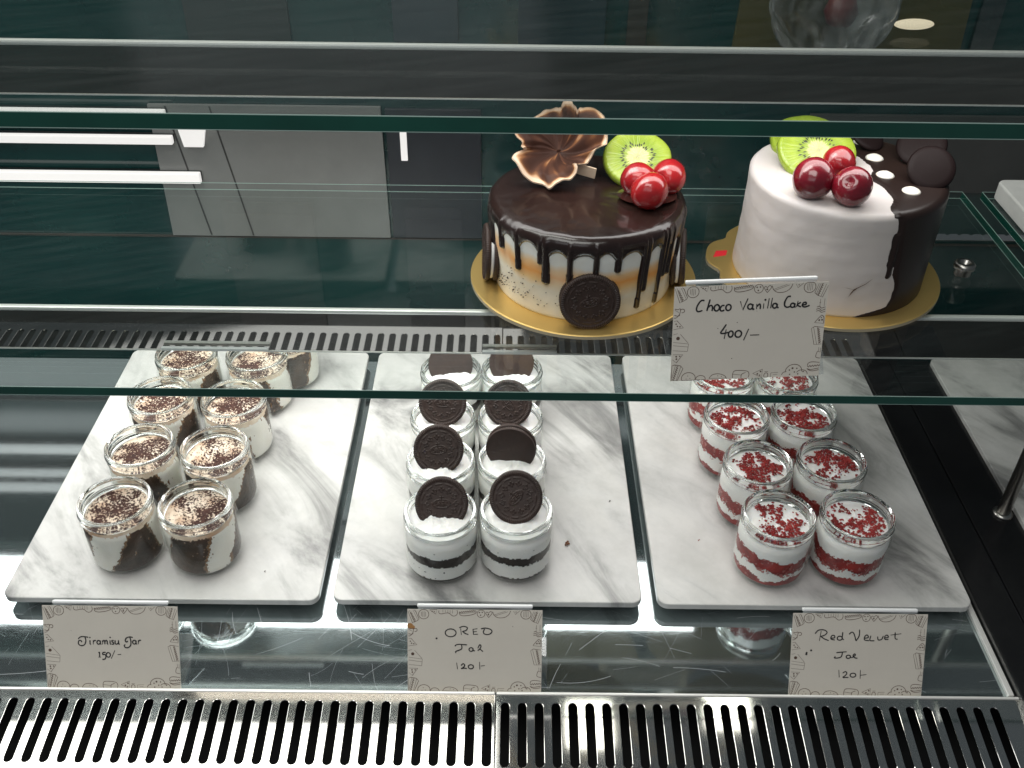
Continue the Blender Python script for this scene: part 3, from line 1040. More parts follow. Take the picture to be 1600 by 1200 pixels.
LET = []
for k in range(10):                                  # O R E O, raised in the middle of the biscuit
    a, b = 2 * PI * k / 10, 2 * PI * (k + 1) / 10
    for ox in (-0.42, 0.42):
        LET.append((ox + 0.10 * math.cos(a), 0.15 * math.sin(a), ox + 0.10 * math.cos(b), 0.15 * math.sin(b)))
LET += [(-0.22, -0.15, -0.22, 0.15), (-0.22, 0.15, -0.08, 0.13), (-0.08, 0.13, -0.08, 0.03), (-0.08, 0.03, -0.22, 0.0), (-0.17, 0.0, -0.05, -0.15)]
LET += [(0.08, -0.15, 0.08, 0.15), (0.08, 0.15, 0.22, 0.15), (0.08, 0.0, 0.20, 0.0), (0.08, -0.15, 0.22, -0.15)]
COOKIE_R = 2.06


def biscuit_height(x, y):
    r = math.hypot(x, y)
    a = math.atan2(y, x)
    h = 0.0
    if r > 1.74:
        h += 0.055 * (0.5 + 0.5 * math.cos(a * 78)) * min(1, (r - 1.74) / 0.06)
        if r > 1.98:
            h -= 0.10 * (r - 1.98) / 0.08
    h += 0.045 * max(0, 1 - abs(r - 1.56) / 0.045) * (1 if math.sin(a * 12) > -0.55 else 0)
    if 0.72 < r < 1.45:                              # ring of four-petal flowers and dots
        for k in range(12):
            ca = 2 * PI * k / 12
            fx, fy = x - 1.12 * math.cos(ca), y - 1.12 * math.sin(ca)
            fr, fa = math.hypot(fx, fy), math.atan2(fy, fx) - ca
            h = max(h, 0.05 * max(0, 1 - abs(fr - 0.15 * abs(math.cos(2 * fa)) - 0.04) / 0.05))
    e = math.hypot(x / 0.66, y / 0.34)
    h += 0.05 * max(0, 1 - abs(e - 1) / 0.10)
    if e < 0.95:
        d = min(seg_d(x, y, *s) for s in LET)
        h += 0.05 * max(0, 1 - d / 0.045)
    for s in ((0, 0.34, 0, 0.66), (-0.14, 0.52, 0.14, 0.52)):
        h = max(h, 0.05 * max(0, 1 - seg_d(x, y, *s) / 0.045))
    return h


def biscuit_mesh(name, plain=False):
    nr, na = 44, 312
    V, F = [], []
    prof = [COOKIE_R * j / nr for j in range(1, nr + 1)]
    V.append((0, 0, 0.17))
    for r in prof:
        for i in range(na):
            a = 2 * PI * i / na
            x, y = r * math.cos(a), r * math.sin(a)
            h = 0.0 if plain else 1.7 * biscuit_height(x, y)
            V.append((x, y, 0.17 + h + 0.006 * nz(x, y, 0, 4)))
    for k, (rr, zz) in enumerate(((COOKIE_R + 0.02, 0.10), (COOKIE_R + 0.02, -0.12), (COOKIE_R - 0.06, -0.18))):
        for i in range(na):
            a = 2 * PI * i / na
            q = rr + 0.025 * math.cos(a * 78) * (1 if k < 2 else 0)
            V.append((q * math.cos(a), q * math.sin(a), zz))
    V.append((0, 0, -0.18))
    for i in range(na):
        F.append((0, 1 + i, 1 + (i + 1) % na))
    n = nr + 3
    for j in range(n - 1):
        for i in range(na):
            a0, a1 = 1 + j * na + i, 1 + j * na + (i + 1) % na
            F.append((a0, a0 + na, a1 + na, a1))
    for i in range(na):
        F.append((1 + (n - 1) * na + (i + 1) % na, 1 + (n - 1) * na + i, len(V) - 1))
    me = bpy.data.meshes.new(name)
    me.from_pydata([tuple(c * S for c in v) for v in V], [], F)
    me.materials.append(COOKIE)
    for p in me.polygons:
        p.use_smooth = True
    return me


BISCUIT = biscuit_mesh('biscuit')
BISCUIT_PLAIN = biscuit_mesh('plain_biscuit', True)
FILLING = lathe('cookie_filling', [(0.0, -0.13), (1.90, -0.13), (1.94, 0.0), (1.90, 0.13), (0.0, 0.13)], WHITECREAM, None, 48)
FILL_ME = FILLING.data
bpy.data.objects.remove(FILLING)


def add_cookie(parent, loc, nrm, roll=0.0, plain=False, label=None):
    """sandwich cookie: two biscuits with a cream filling; nrm is the way its face looks"""
    f = bpy.data.objects.new('cookie', BISCUIT_PLAIN if plain else BISCUIT)
    link(f, parent)
    q = Vector(nrm).normalized().to_track_quat('Z', 'Y').to_matrix() @ Matrix.Rotation(roll, 3, 'Z')
    f.rotation_euler = q.to_euler()
    f.location = Vector(loc) * S
    if label:
        f['label'] = label
    fl = bpy.data.objects.new('cookie_filling', FILL_ME)
    link(fl, f)
    fl.location = (0, 0, -0.30 * S)
    bk = bpy.data.objects.new('back_biscuit', BISCUIT_PLAIN)
    link(bk, f)
    bk.location = (0, 0, -0.60 * S)
    return f


# --- cookie jars
def make_cookie_jar(name, label, cat, group, seed):
    t = thing(name, (0, 0, 0), label, cat, group)
    build_jar(t)
    zt = lambda a: 5.15 + 0.08 * nz(math.cos(a) * 2, math.sin(a) * 2, 0, 1.5, seed)

    def cl(a, z):
        ca, sa = math.cos(a), math.sin(a)
        w = 0.28 * fbm(ca * 2, sa * 2, 0, 1.2, seed) + 0.10 * nz(ca * 9, sa * 9, z * 2, 1.6, seed + 1)
        if z < 1.02 + 0.40 * w:
            return 'd'
        mid = 2.95 + 0.7 * w
        th = 0.42 + 0.25 * nz(ca * 2, sa * 2, 3, 1.1, seed + 2) + 0.10 * nz(ca * 12, sa * 12, z * 4, 1.5, seed)
        if mid - th - 0.12 < z < mid + th * 0.8:
            return 'd'
        if nz(ca * 14, sa * 14, z * 5, 1.0, seed + 5) > 0.62 and z < 4:
            return 'd'
        return 'c'
    fill_side(t, zt, cl, {'c': ('cream_layer', WHITECREAM, 0.0, 0.012), 'd': ('crumb_layer', COOKIE_CRUMB, 0.015, 0.05)}, seed)

    def h(x, y):
        r = math.hypot(x, y)
        ed = max(0.0, 1 - (r / 2.5) ** 3)
        return 5.12 + ed * (0.42 + 0.10 * y + 0.22 * fbm(x, y, 0, 0.9, seed + 3) + 0.05 * abs(nz(x, y, 0, 3.5, seed)))
    disc_top('cream_top', 2.50, h, WHITECREAM, t, nr=34, na=110)
    return t


CG = 'cookie topped cream jars on the middle board'
cA = make_cookie_jar('cookie_jar', 'front left cream jar with a leaning embossed cookie', 'dessert jar', CG, 21)
cB = make_cookie_jar('cookie_jar', 'front right cream jar whose cookie tips to the right', 'dessert jar', CG, 27)
CK = [  # jar source, x, y, jar turn, cookie place (world), face direction, roll, plain, label
    (cA, -5.25, 54.3, 0, (-5.15, 54.7, 6.25), (0.03, -0.80, 0.60), 0.0, False, None),
    (cB, 0.72, 54.5, 0, (0.68, 54.75, 6.95), (-0.03, -0.80, 0.60), 0.9, False, None),
    (cA, -5.6, 60.3, 70, (-5.75, 60.5, 6.75), (0.02, -0.82, 0.57), 0.12, False, 'cream jar left in the second row of cookie jars, its cookie squarely facing forward'),
    (cB, 0.35, 60.4, 200, (0.25, 60.9, 6.55), (-0.12, -0.97, 0.14), 0.2, True, 'cream jar right in the second row, its cookie sunk deep behind a wall of cream'),
    (cA, -5.75, 66.0, 150, (-5.75, 66.3, 7.1), (0.03, -0.84, 0.54), -0.1, False, 'cream jar left in the third row, its cookie crossed by the green shelf edge'),
    (cB, 0.2, 66.0, 95, (0.0, 66.3, 7.1), (-0.02, -0.84, 0.54), 2.3, False, 'cream jar right in the third row, its cookie crossed by the green shelf edge'),
    (cA, -5.4, 72.8, 230, (-5.45, 73.2, 6.2), (0.05, -0.86, 0.50), 0, True, 'cream jar left in the back row with a smooth plain cookie face'),
    (cB, 0.3, 73.0, 300, (0.25, 73.3, 6.4), (-0.04, -0.86, 0.50), 0, True, 'cream jar right in the back row with a smooth plain cookie face under glare'),
]
jars = []
for k, (src, x, y, deg, cp, nr_, roll, plain, lb) in enumerate(CK):
    o = src if k < 2 else copy_tree(src)
    if lb:
        o['label'] = lb
    put(o, x, y, deg)
    jars.append(o)
for o, (src, x, y, deg, cp, nr_, roll, plain, lb) in zip(jars, CK):
    R = Matrix.Rotation(-math.radians(deg), 3, 'Z')
    add_cookie(o, R @ (Vector(cp) - Vector((x, y, 0))), R @ Vector(nr_), roll, plain)


# --- red velvet jars
def make_red(name, label, cat, group, seed):
    rnd = random.Random(seed)
    t = thing(name, (0, 0, 0), label, cat, group)
    build_jar(t)
    zt = lambda a: 4.90 + 0.06 * nz(math.cos(a) * 2, math.sin(a) * 2, 0, 1.5, seed)

    def cl(a, z):
        ca, sa = math.cos(a), math.sin(a)
        w = 0.55 * fbm(ca * 2.2, sa * 2.2, 0, 1.1, seed) + 0.12 * nz(ca * 9, sa * 9, z * 2, 1.6, seed + 1)
        sm = nz(ca * 10, sa * 10, z * 3, 1.0, seed + 13) + 0.6 * nz(ca * 24, sa * 24, z * 9, 1.0, seed + 14)
        if z < 1.30 + 0.8 * w:
            return 'p' if sm > 0.55 and z > 0.9 else 'r'
        w2 = 0.50 * fbm(ca * 2.0, sa * 2.0, 5, 1.1, seed + 2)
        edge_ = 0.12 * nz(ca * 11, sa * 11, z * 4, 1.5, seed)
        lo, hi = 2.25 + 1.0 * w2 + 1.6 * edge_, 3.4 + 0.8 * w2
        if lo < z < hi:
            return 'p' if sm > 0.45 else 'r'
        if lo - 0.25 < z < hi + 0.12 and sm > 0.15:
            return 'p'
        if sm > 0.98 and z < 4.2:
            return 'r'
        return 'c'
    fill_side(t, zt, cl, {'c': ('cream_layer', WHITECREAM, 0.0, 0.02), 'r': ('red_crumb_layer', REDCAKE, 0.02, 0.06), 'p': ('pink_smear', PINK, 0.01, 0.03)}, seed)

    def h(x, y):
        r = math.hypot(x, y)
        ed = max(0.0, 1 - (r / 2.5) ** 4)
        return 4.86 + ed * (0.10 + 0.14 * fbm(x, y, 0, 0.8, seed + 3) + 0.05 * abs(nz(x, y, 0, 3.0, seed)))
    disc_top('cream_top', 2.50, h, WHITECREAM, t, nr=34, na=110)
    ox, oy = rnd.uniform(-0.3, 0.9), rnd.uniform(-0.9, 0.3)

    def spot():
        a, r = rnd.uniform(0, 2 * PI), 2.30 * math.sqrt(rnd.random())
        x, y = r * math.cos(a), r * math.sin(a)
        v = 0.52 - 0.16 * math.hypot(x - ox, y - oy) + 0.9 * nz(x, y, 0, 1.1, seed + 7) + 0.5 * nz(x, y, 0, 3.2, seed + 8)
        if rnd.random() > v * 1.9:
            return None
        return (x, y, h(x, y) + rnd.uniform(0.02, 0.06 + 0.16 * max(0, v)))
    crumbs('red_crumbs', 1500, spot, REDCAKE, t, 0.06, 0.16, rnd)
    return t


RG = 'red crumb cream jars on the right board'
rA = make_red('red_velvet_jar', 'front left red crumb jar with wavy red and white layers', 'dessert jar', RG, 31)
rB = make_red('red_velvet_jar', 'front right red crumb jar with crumbs in a ring round a bare cream peak', 'dessert jar', RG, 38)
rC = make_red('red_velvet_jar', 'red crumb jar left in the second row of its board', 'dessert jar', RG, 44)
put(rA, 21.35, 54.25, 0)
put(rB, 27.6, 54.4, 0)
put(rC, 20.95, 60.4, 25)
for src, x, y, deg, lb in (
        (rA, 27.2, 60.75, 140, 'red crumb jar right in the second row, heaped with the most crumbs'),
        (rB, 20.3, 66.7, 210, 'red crumb jar left in the third row, just below the green shelf edge'),
        (rC, 26.4, 67.2, 290, 'red crumb jar right in the third row, just below the green shelf edge'),
        (rA, 20.2, 72.9, 250, 'red crumb jar left in the back row, half hidden by the cake price card'),
        (rB, 26.1, 72.7, 75, 'red crumb jar right in the back row, half hidden by the cake price card')):
    o = copy_tree(src)
    o['label'] = lb
    put(o, x, y, deg)

cr_ = random.Random(5)
o = crumbs('cake_crumb', 14, lambda: (cr_.gauss(0, 0.10), cr_.gauss(0, 0.16), 0.06), CRUMB, None, 0.06, 0.12, cr_)
o.location = Vector((5.05, 56.4, 0.03)) * S
tag(o, 'small brown crumb lying on the marble board right of the cookie jars', 'crumb')

for k, (x, y, m_, lb) in enumerate(((33.0, 66.0, COCOA, 'tiny dark crumb on the right marble board right of the third row'),
                                   (9.0, 61.5, COOKIE_CRUMB, 'tiny dark crumb on the middle marble board near its right edge'),
                                   (31.8, 57.2, COOKIE_CRUMB, 'tiny dark crumb on the right marble board beside the front right jar'),
                                   (16.2, 57.0, REDCAKE, 'tiny red crumb on the right marble board left of its front jars'),
                                   (-19.5, 53.0, COCOA, 'tiny cocoa crumb on the left marble board right of its front jars'))):
    o = crumbs('crumb', 4, lambda: (cr_.gauss(0, 0.06), cr_.gauss(0, 0.06), 0.03), m_, None, 0.03, 0.07, cr_)
    o.location = Vector((x, y, 0.02)) * S
    tag(o, lb, 'crumb')

# ------------------------------------------------------------------ cakes
ZB = ZS + 0.004


def cake_board(cx, cy2, r, label, tab=False):
    b = thing('cake_board', (cx, cy2, ZB), label, 'cake board', 'gold cake boards on the shelf')
    n = 128
    pts = []
    for i in range(n):
        a = 2 * PI * i / n
        rr = r
        if tab:
            d = (a - math.radians(166) + PI) % (2 * PI) - PI
            rr = r + 0.5 * math.exp(-(d / 0.24) ** 4) - 0.35 * math.exp(-((abs(d) - 0.33) / 0.08) ** 2)
        pts.append((rr * math.cos(a), rr * math.sin(a)))
    V, F = [], []
    for ins, z in ((0.0, 0.0), (0.0, 0.24), (0.03, 0.28), (0.10, 0.30)):
        V += [(x * (1 - ins / r), y * (1 - ins / r), z) for x, y in pts]
    fm = []
    for j in range(3):
        for i in range(n):
            F.append((j * n + i, j * n + (i + 1) % n, (j + 1) * n + (i + 1) % n, (j + 1) * n + i))
            fm.append(1 if j == 0 else 0)
    F.append(tuple(3 * n + i for i in range(n)))
    fm.append(0)
    F.append(tuple(range(n - 1, -1, -1)))
    fm.append(1)
    mk('gold_disc', V, F, [GOLD, CARD_EDGE], b, fm=fm, smooth=False)
    return b


cake_board(5.5, 63.2, 8.45, 'round gold cake board under the chocolate drip cake')
b2 = cake_board(24.05, 64.5, 8.45, 'gold cake board with a red sticker under the white and chocolate cake', True)
mk('red_sticker', [(-8.3, 1.25, 0.306), (-7.25, 1.55, 0.306), (-7.0, 2.35, 0.306), (-7.9, 2.25, 0.306)], [(0, 1, 2, 3)], STICKER, b2, smooth=False)


def cake_surface(name, r, h, edge_r, mat, parent, seed, amp=0.05, foot=0.0, nu=200, taper=0.0, stroke=0.0):
    prof = [(0.0, 0.0), (r + foot, 0.0)]
    nside = 44
    for k in range(1, nside):
        prof.append((r + foot * (1 - k / nside) ** 3, (h - edge_r) * k / nside))
    for k in range(9):
        a = PI / 2 * k / 8
        prof.append((r - edge_r + edge_r * math.cos(a), h - edge_r + edge_r * math.sin(a)))
    for k in range(1, 13):
        prof.append(((r - edge_r) * (1 - k / 12), h))
    V, F = [], []
    for (rr, z) in prof:
        for i in range(nu):
            a = 2 * PI * i / nu
            x, y = rr * math.cos(a), rr * math.sin(a)
            d = amp * fbm(x, y, z, 0.35, seed) if z > 0.05 else 0
            if stroke and z > 0.05:
                d += stroke * nz(a * 1.6, 0, z * 1.9 + 0.5 * math.sin(a * 2), 1.0, seed + 5) + 0.5 * stroke * nz(a * 3, 0, z * 4.5, 1.0, seed + 6)
            d -= taper * (1 - z / h)
            k = (1 + d / max(rr, 0.5)) if rr > 0.01 else 1
            V.append((x * k, y * k, z + (0.5 * d if z > h - 0.01 else 0)))
    for j in range(len(prof) - 1):
        for i in range(nu):
            i2 = (i + 1) % nu
            F.append((j * nu + i, j * nu + i2, (j + 1) * nu + i2, (j + 1) * nu + i))
    return mk(name, V, F, mat, parent)


def glaze(name, r, h, edge_r, field, mat, parent, nu=640, nz_=110, zlow=0.0, taper=0.0):
    """poured coat: side part thick where field(theta, z) > 0, top part as a skin on the rounded edge.
    theta is measured from the front (-Y) towards +X."""
    V, F = [], []
    path = []
    for k in range(nz_ + 1):
        path.append((r, zlow + (h - edge_r - zlow) * k / nz_, 1.0, 0.0))
    for k in range(1, 11):
        a = PI / 2 * k / 10
        path.append((r - edge_r + edge_r * math.cos(a), h - edge_r + edge_r * math.sin(a), math.cos(a), math.sin(a)))
    for k in range(1, 25):
        path.append(((r - edge_r) * (1 - k / 24), h, 0.0, 1.0))
    T = np.zeros((len(path), nu))
    for j, (rr, z, nr_, nzv) in enumerate(path):
        for i in range(nu):
            th = 2 * PI * i / nu
            t = field(th, z, rr)
            T[j, i] = t
            q = rr + nr_ * (t - taper * (1 - z / h))
            V.append((q * math.sin(th), -q * math.cos(th), z + nzv * t))
    for j in range(len(path) - 1):
        for i in range(nu):
            i2 = (i + 1) % nu
            if max(T[j, i], T[j, i2], T[j + 1, i], T[j + 1, i2]) > -0.055:
                F.append((j * nu + i, j * nu + i2, (j + 1) * nu + i2, (j + 1) * nu + i))
    used = sorted({v for f in F for v in f})
    idx = {v: k for k, v in enumerate(used)}
    return mk(name, [V[v] for v in used], [tuple(idx[v] for v in f) for f in F], mat, parent)


# --- chocolate drip cake
CH = 6.6
CR = 6.95
cz = ZB + 0.304
cake1 = thing('drip_cake', (5.45, 63.1, cz), 'round cream cake with dripping chocolate glaze, kiwi, cherries and a chocolate flower', 'cake')
cake_surface('cream_coat', CR, CH - 0.12, 0.5, CAKE_SIDE, cake1, 2, amp=0.06, taper=0.42)
DRIPS = [(-2.9, 3.6, .26), (-2.5, 2.9, .3), (-2.1, 3.9, .26), (-1.80, 2.6, .30), (-1.45, 3.5, .30), (-1.32, 2.6, .2), (-1.07, 3.95, .24), (-0.80, 3.05, .22), (-0.52, 4.2, .2), (-0.46, 2.70, .30),
         (-0.21, 2.9, .22), (0.05, 2.9, .22), (0.27, 4.0, .22), (0.55, 0.6, .19), (0.60, 1.9, .24), (0.82, 0.35, .20), (0.88, 2.4, .2), (0.98, 2.3, .22), (1.20, 1.4, .22), (1.42, 1.9, .24), (1.75, 2.5, .26), (2.1, 3.0, .28), (2.55, 2.2, .26)]


def drip_field(th, z, rr):
    th = (th + PI) % (2 * PI) - PI
    s = CR
    zb = CH - 1.15 - 0.55 * (1 / (1 + math.exp(-(th - 0.75) * 8))) * (1 if th < 2.4 else 0) + 0.10 * math.sin(th * 9 + 1) + 0.09 * math.sin(th * 17.3)
    best = -0.2
    # fillets where drips leave the band
    dmin = 9
    for (ta, zl, w) in DRIPS:
        dd = abs((th - ta + PI) % (2 * PI) - PI) * s
        if dd < dmin:
            dmin = dd
        dz = max(0.0, (zl + w) - z)
        d = math.hypot(dd, dz)
        ww = w * (1.15 if z < zl + 0.9 else 0.95 + 0.06 * math.sin(z * 3 + ta * 9))
        if d < ww * 1.6:
            q = 1 - (d / ww) ** 2
            best = max(best, 0.26 * math.sqrt(q) if q > 0 else 0.2 * q)
    zb2 = zb - 0.55 * math.exp(-(dmin / 0.42) ** 2)
    b = (z - zb2) / 0.32
    band = 0.15 * min(1.0, math.sqrt(b)) if b > 0 else 0.3 * b
    m = max(best, band)
    f = min(1.0, max(0.0, (z - (CH - 0.78)) / 0.45))
    top = 0.15 + 0.05 * fbm(rr * math.sin(th), rr * math.cos(th), 0, 0.45, 3) * (1 if rr > 0.5 else 0)
    m = m * (1 - f) + top * f
    return max(-0.12, m)


glaze('chocolate_glaze', CR, CH - 0.12, 0.62, drip_field, GANACHE, cake1, nu=720, nz_=96, zlow=0.02, taper=0.42)
# cookies pressed to the side
add_cookie(cake1, (0.05, -7.15, 2.00), (0.02, -0.99, 0.10), 0.3)
add_cookie(cake1, (-7.15, -0.6, 2.10), (-0.995, -0.08, 0.05), 0.5)
add_cookie(cake1, (7.10, -1.0, 2.10), (0.99, -0.12, 0.05), 1.1)
# specks of biscuit in the cream on the lower left
rs = random.Random(12)


def speck():
    th = rs.gauss(-0.95, 0.28)
    if not -1.5 < th < -0.3:
        return None
    z = 0.5 + abs(rs.gauss(0, 1.0)) + 0.3
    return ((CR - 0.30 + 0.05 * z) * math.sin(th), -(CR - 0.30 + 0.05 * z) * math.cos(th), min(z, 2.9))


crumbs('biscuit_specks', 110, speck, COOKIE_CRUMB, cake1, 0.03, 0.085, rs)


def kiwi_slice(parent, loc, nrm, r, t, roll, seed):
    wob = lambda a: 1 + 0.025 * nz(math.cos(a), math.sin(a), 0, 2.2, seed) + 0.012 * math.sin(5 * a + seed)
    V, F = [], []
    n = 96
    prof = [(0.0, t), (0.25, t), (0.5, t * 0.985), (0.75, t * 0.99), (0.9, t), (0.965, t * 0.95), (1.0, t * 0.72), (1.0, t * 0.2), (0.96, 0.0), (0.0, 0.0)]
    for k, z in prof:
        for i in range(n):
            a = 2 * PI * i / n
            rr = r * k * wob(a)
            V.append((rr * math.cos(a) * 1.04, rr * math.sin(a) * 0.97, z + 0.015 * nz(math.cos(a) * 3, math.sin(a) * 3, k * 3, 1.5, seed)))
    for j in range(len(prof) - 1):
        for i in range(n):
            F.append((j * n + i, (j + 1) * n + i, (j + 1) * n + (i + 1) % n, j * n + (i + 1) % n))
    k_ = mk('kiwi_slice', V, F, KIWI, parent, loc)
    q = Vector(nrm).normalized().to_track_quat('Z', 'Y').to_matrix() @ Matrix.Rotation(roll, 3, 'Z')
    k_.rotation_euler = q.to_euler()
    rnd = random.Random(seed)
    V, F = [], []
    m = 46
    for i in range(m):
        a = 2 * PI * (i + rnd.uniform(-0.3, 0.3)) / m
        rr = r * rnd.uniform(0.36, 0.52)
        L, W = 0.15 * rnd.uniform(0.7, 1.2), 0.055
        c, s_ = math.cos(a), math.sin(a)
        o0 = len(V)
        for (u, v, z) in ((L, 0, 0), (0, W, 0), (-L * 1.2, 0, 0), (0, -W, 0), (0, 0, 0.03)):
            V.append((rr * c * 1.04 + u * c - v * s_, rr * s_ * .97 + u * s_ + v * c, t + 0.002 + z))
        F += [(o0, o0 + 1, o0 + 4), (o0 + 1, o0 + 2, o0 + 4), (o0 + 2, o0 + 3, o0 + 4), (o0 + 3, o0, o0 + 4)]
    mk('kiwi_seeds', V, F, SEED, k_)
    return k_


def cherry(parent, loc, r, mat, seed):
    V, F = [], []
    nu, nv = 48, 30
    for j in range(nv + 1):
        ph = PI * j / nv
        for i in range(nu):
            a = 2 * PI * i / nu
            x, y, z = math.sin(ph) * math.cos(a), math.sin(ph) * math.sin(a), math.cos(ph)
            k = r * (1 + 0.06 * nz(x, y, z, 1.1, seed) + 0.012 * nz(x, y, z, 4, seed)) * (1 - 0.16 * math.exp(-(ph / 0.28) ** 2))
            V.append((x * k, y * k, z * k * 0.97))
    for j in range(nv):
        for i in range(nu):
            F.append((j * nu + i, (j + 1) * nu + i, (j + 1) * nu + (i + 1) % nu, j * nu + (i + 1) % nu))
    o = mk('cherry', V, F, mat, parent, loc)
    o.rotation_euler = (0.7 + seed, 0.9 * seed, 0.4)
    return o


o1 = Vector((5.45, 63.1, cz))


def rel(p, o0):
    return tuple(Vector(p) - o0)


kiwi_slice(cake1, rel((9.15, 66.1, 29.95), o1), (0.02, -0.55, 0.85), 2.42, 0.75, 0.2, 1)
cherry(cake1, rel((8.95, 62.85, 30.15), o1), 1.24, CHERRY, 1)
cherry(cake1, rel((11.15, 63.3, 30.15), o1), 1.24, CHERRY, 2)
cherry(cake1, rel((9.55, 61.0, 30.15), o1), 1.33, CHERRY, 3)


# ruffled chocolate flower
def ruffle(parent, loc, axis):
    V, F, E_ = [], [], []
    nu, nv = 220, 30
    for j in range(nv + 1):
        t = j / nv
        for i in range(nu):
            a = 2 * PI * i / nu
            ca, sa = math.cos(a), math.sin(a)
            am = t ** 1.4
            fold = 0.9 * math.sin(3 * a + 0.4 + 1.4 * nz(ca, sa, 0, 1.5, 1)) + 0.55 * math.sin(5 * a + 2.0 + 1.5 * t) + 1.2 * nz(ca * 2, sa * 2, t, 1.3, 4) + 0.25 * math.sin(9 * a + 4 * nz(ca, sa, 0, 1.5, 3))
            rr = 0.01 + 2.9 * t ** 0.8 * (1 + 0.10 * math.sin(2 * a + 0.8) + 0.10 * nz(ca * 3, sa * 3, 0, 1.4, 8))
            z = 2.7 * t ** 1.25 + am * 0.75 * fold - 0.9 * max(0, t - 0.72) * 3.5 * (0.5 + 0.5 * math.sin(3 * a + 1.0))
            rr += am * (0.45 * math.cos(3 * a + 0.4) + 0.25 * math.cos(5 * a + 1.0) + 0.5 * nz(ca * 2.5, sa * 2.5, t * 1.5, 1.3, 14)) + (0.12 * nz(ca * 9, sa * 9, 1, 1.2, 6) if t > 0.9 else 0)
            tw = a + 0.5 * t + 0.22 * am * math.sin(3 * a + 1) + 0.10 * am * math.sin(7 * a)
            V.append((rr * math.cos(tw), rr * math.sin(tw), z))
            E_.append(min(1, max(0, 0.26 + 0.32 * t + 0.55 * nz(ca * 2.2, sa * 2.2, t * 2.2, 1.0, 9) + 0.20 * nz(ca * 9, sa * 9, t * 2, 1.0, 2) + 0.55 * max(0, t - 0.86) / 0.14)))
    nfr = len(V)
    th = 0.12
    for k in range(nfr):
        x, y, z = V[k]
        V.append((x * 1.015, y * 1.015, z - th))
        E_.append(min(1, E_[k] + 0.15))
    for j in range(nv):
        for i in range(nu):
            i2 = (i + 1) % nu
            F.append((j * nu + i, j * nu + i2, (j + 1) * nu + i2, (j + 1) * nu + i))
            F.append((nfr + j * nu + i, nfr + (j + 1) * nu + i, nfr + (j + 1) * nu + i2, nfr + j * nu + i2))
    for i in range(nu):
        i2 = (i + 1) % nu
        F.append((nv * nu + i, nfr + nv * nu + i, nfr + nv * nu + i2, nv * nu + i2))
    F.append(tuple(range(nu)))
    F.append(tuple(nfr + i for i in range(nu - 1, -1, -1)))
    o = mk('chocolate_flower', V, F, FLOWER, parent, loc)
    at = o.data.attributes.new('edge', 'FLOAT', 'POINT')
    at.data.foreach_set('value', E_)
    q = Vector(axis).normalized().to_track_quat('Z', 'Y').to_matrix()
    o.rotation_euler = q.to_euler()
    return o


fl = ruffle(cake1, rel((3.5, 66.9, 30.35), o1), (-0.12, -0.70, 0.70))
box('flower_shard', -0.7, 0.7, -0.05, 0.05, 0, 0.9, FLOWER_RIM, cake1, loc=rel((5.4, 64.9, 29.38), o1), bevel=0.03).rotation_euler = (0.2, 0.15, -0.3)
# clear jelly round the cherries
jl = disc_top('jelly_glaze', 1.0, lambda x, y: 0.06 * max(0, 1 - (x * x + y * y)) + 0.03 * nz(x, y, 0, 2), principled('clear_jelly', (0.03, 0.012, 0.010), 0.05, coat=1.0), cake1, nr=12, na=48)
jl.location = Vector(rel((9.6, 62.3, 29.22), o1)) * S
jl.scale = (2.1, 1.5, 1.0)

# --- white and chocolate cake
C2R, C2H = 6.85, 7.85
o2 = Vector((24.1, 64.45, cz))
cake2 = thing('half_glazed_cake', tuple(o2), 'tall white cake half covered in black chocolate, topped with kiwi, grapes and white dots', 'cake')
cake_surface('white_icing', C2R, C2H, 0.45, CREAM2, cake2, 9, amp=0.07, foot=0.12, stroke=0.016)
BND = [(0.0, 0.0), (0.25, 0.12), (0.6, 0.34), (1.2, 0.41), (1.9, 0.42), (2.4, 0.405), (2.9, 0.375), (3.6, 0.36), (5.2, 0.33), (7.2, 0.28), (8.2, 0.27)]


def lerp(tab, v):
    for (a, b), (c, d) in zip(tab, tab[1:]):
        if v <= c:
            return b + (d - b) * max(0, (v - a)) / (c - a)
    return tab[-1][1]


def half_field(th, z, rr):
    th = (th + PI) % (2 * PI) - PI
    x, y = rr * math.sin(th), -rr * math.cos(th)
    if z > C2H - 0.46 and rr < C2R - 0.05:
        xb = 1.75 + 0.30 * math.sin(y * 1.3) + 0.10 * math.sin(y * 2.6 + 1) - 0.09 * max(0, y)
        d = x - xb
    else:
        tb = lerp(BND, z) + 0.006 * math.sin(z * 3)
        te = PI - 0.35 - 0.05 * math.sin(z * 3)
        d = min((th - tb), (te - th)) * C2R
        if th < -0.2:
            d = -1.0
        dd = math.hypot((th - 0.305) * C2R, max(0.0, 3.15 - z))
        if z < 6.5:
            d = max(d, 0.20 - dd)
    return 0.13 * min(1.0, math.sqrt(d / 0.30)) if d > 0 else max(-0.12, 0.25 * d)


glaze('chocolate_half', C2R + 0.03, C2H, 0.45, half_field, GLAZE2, cake2, nu=560, nz_=84, zlow=0.02)
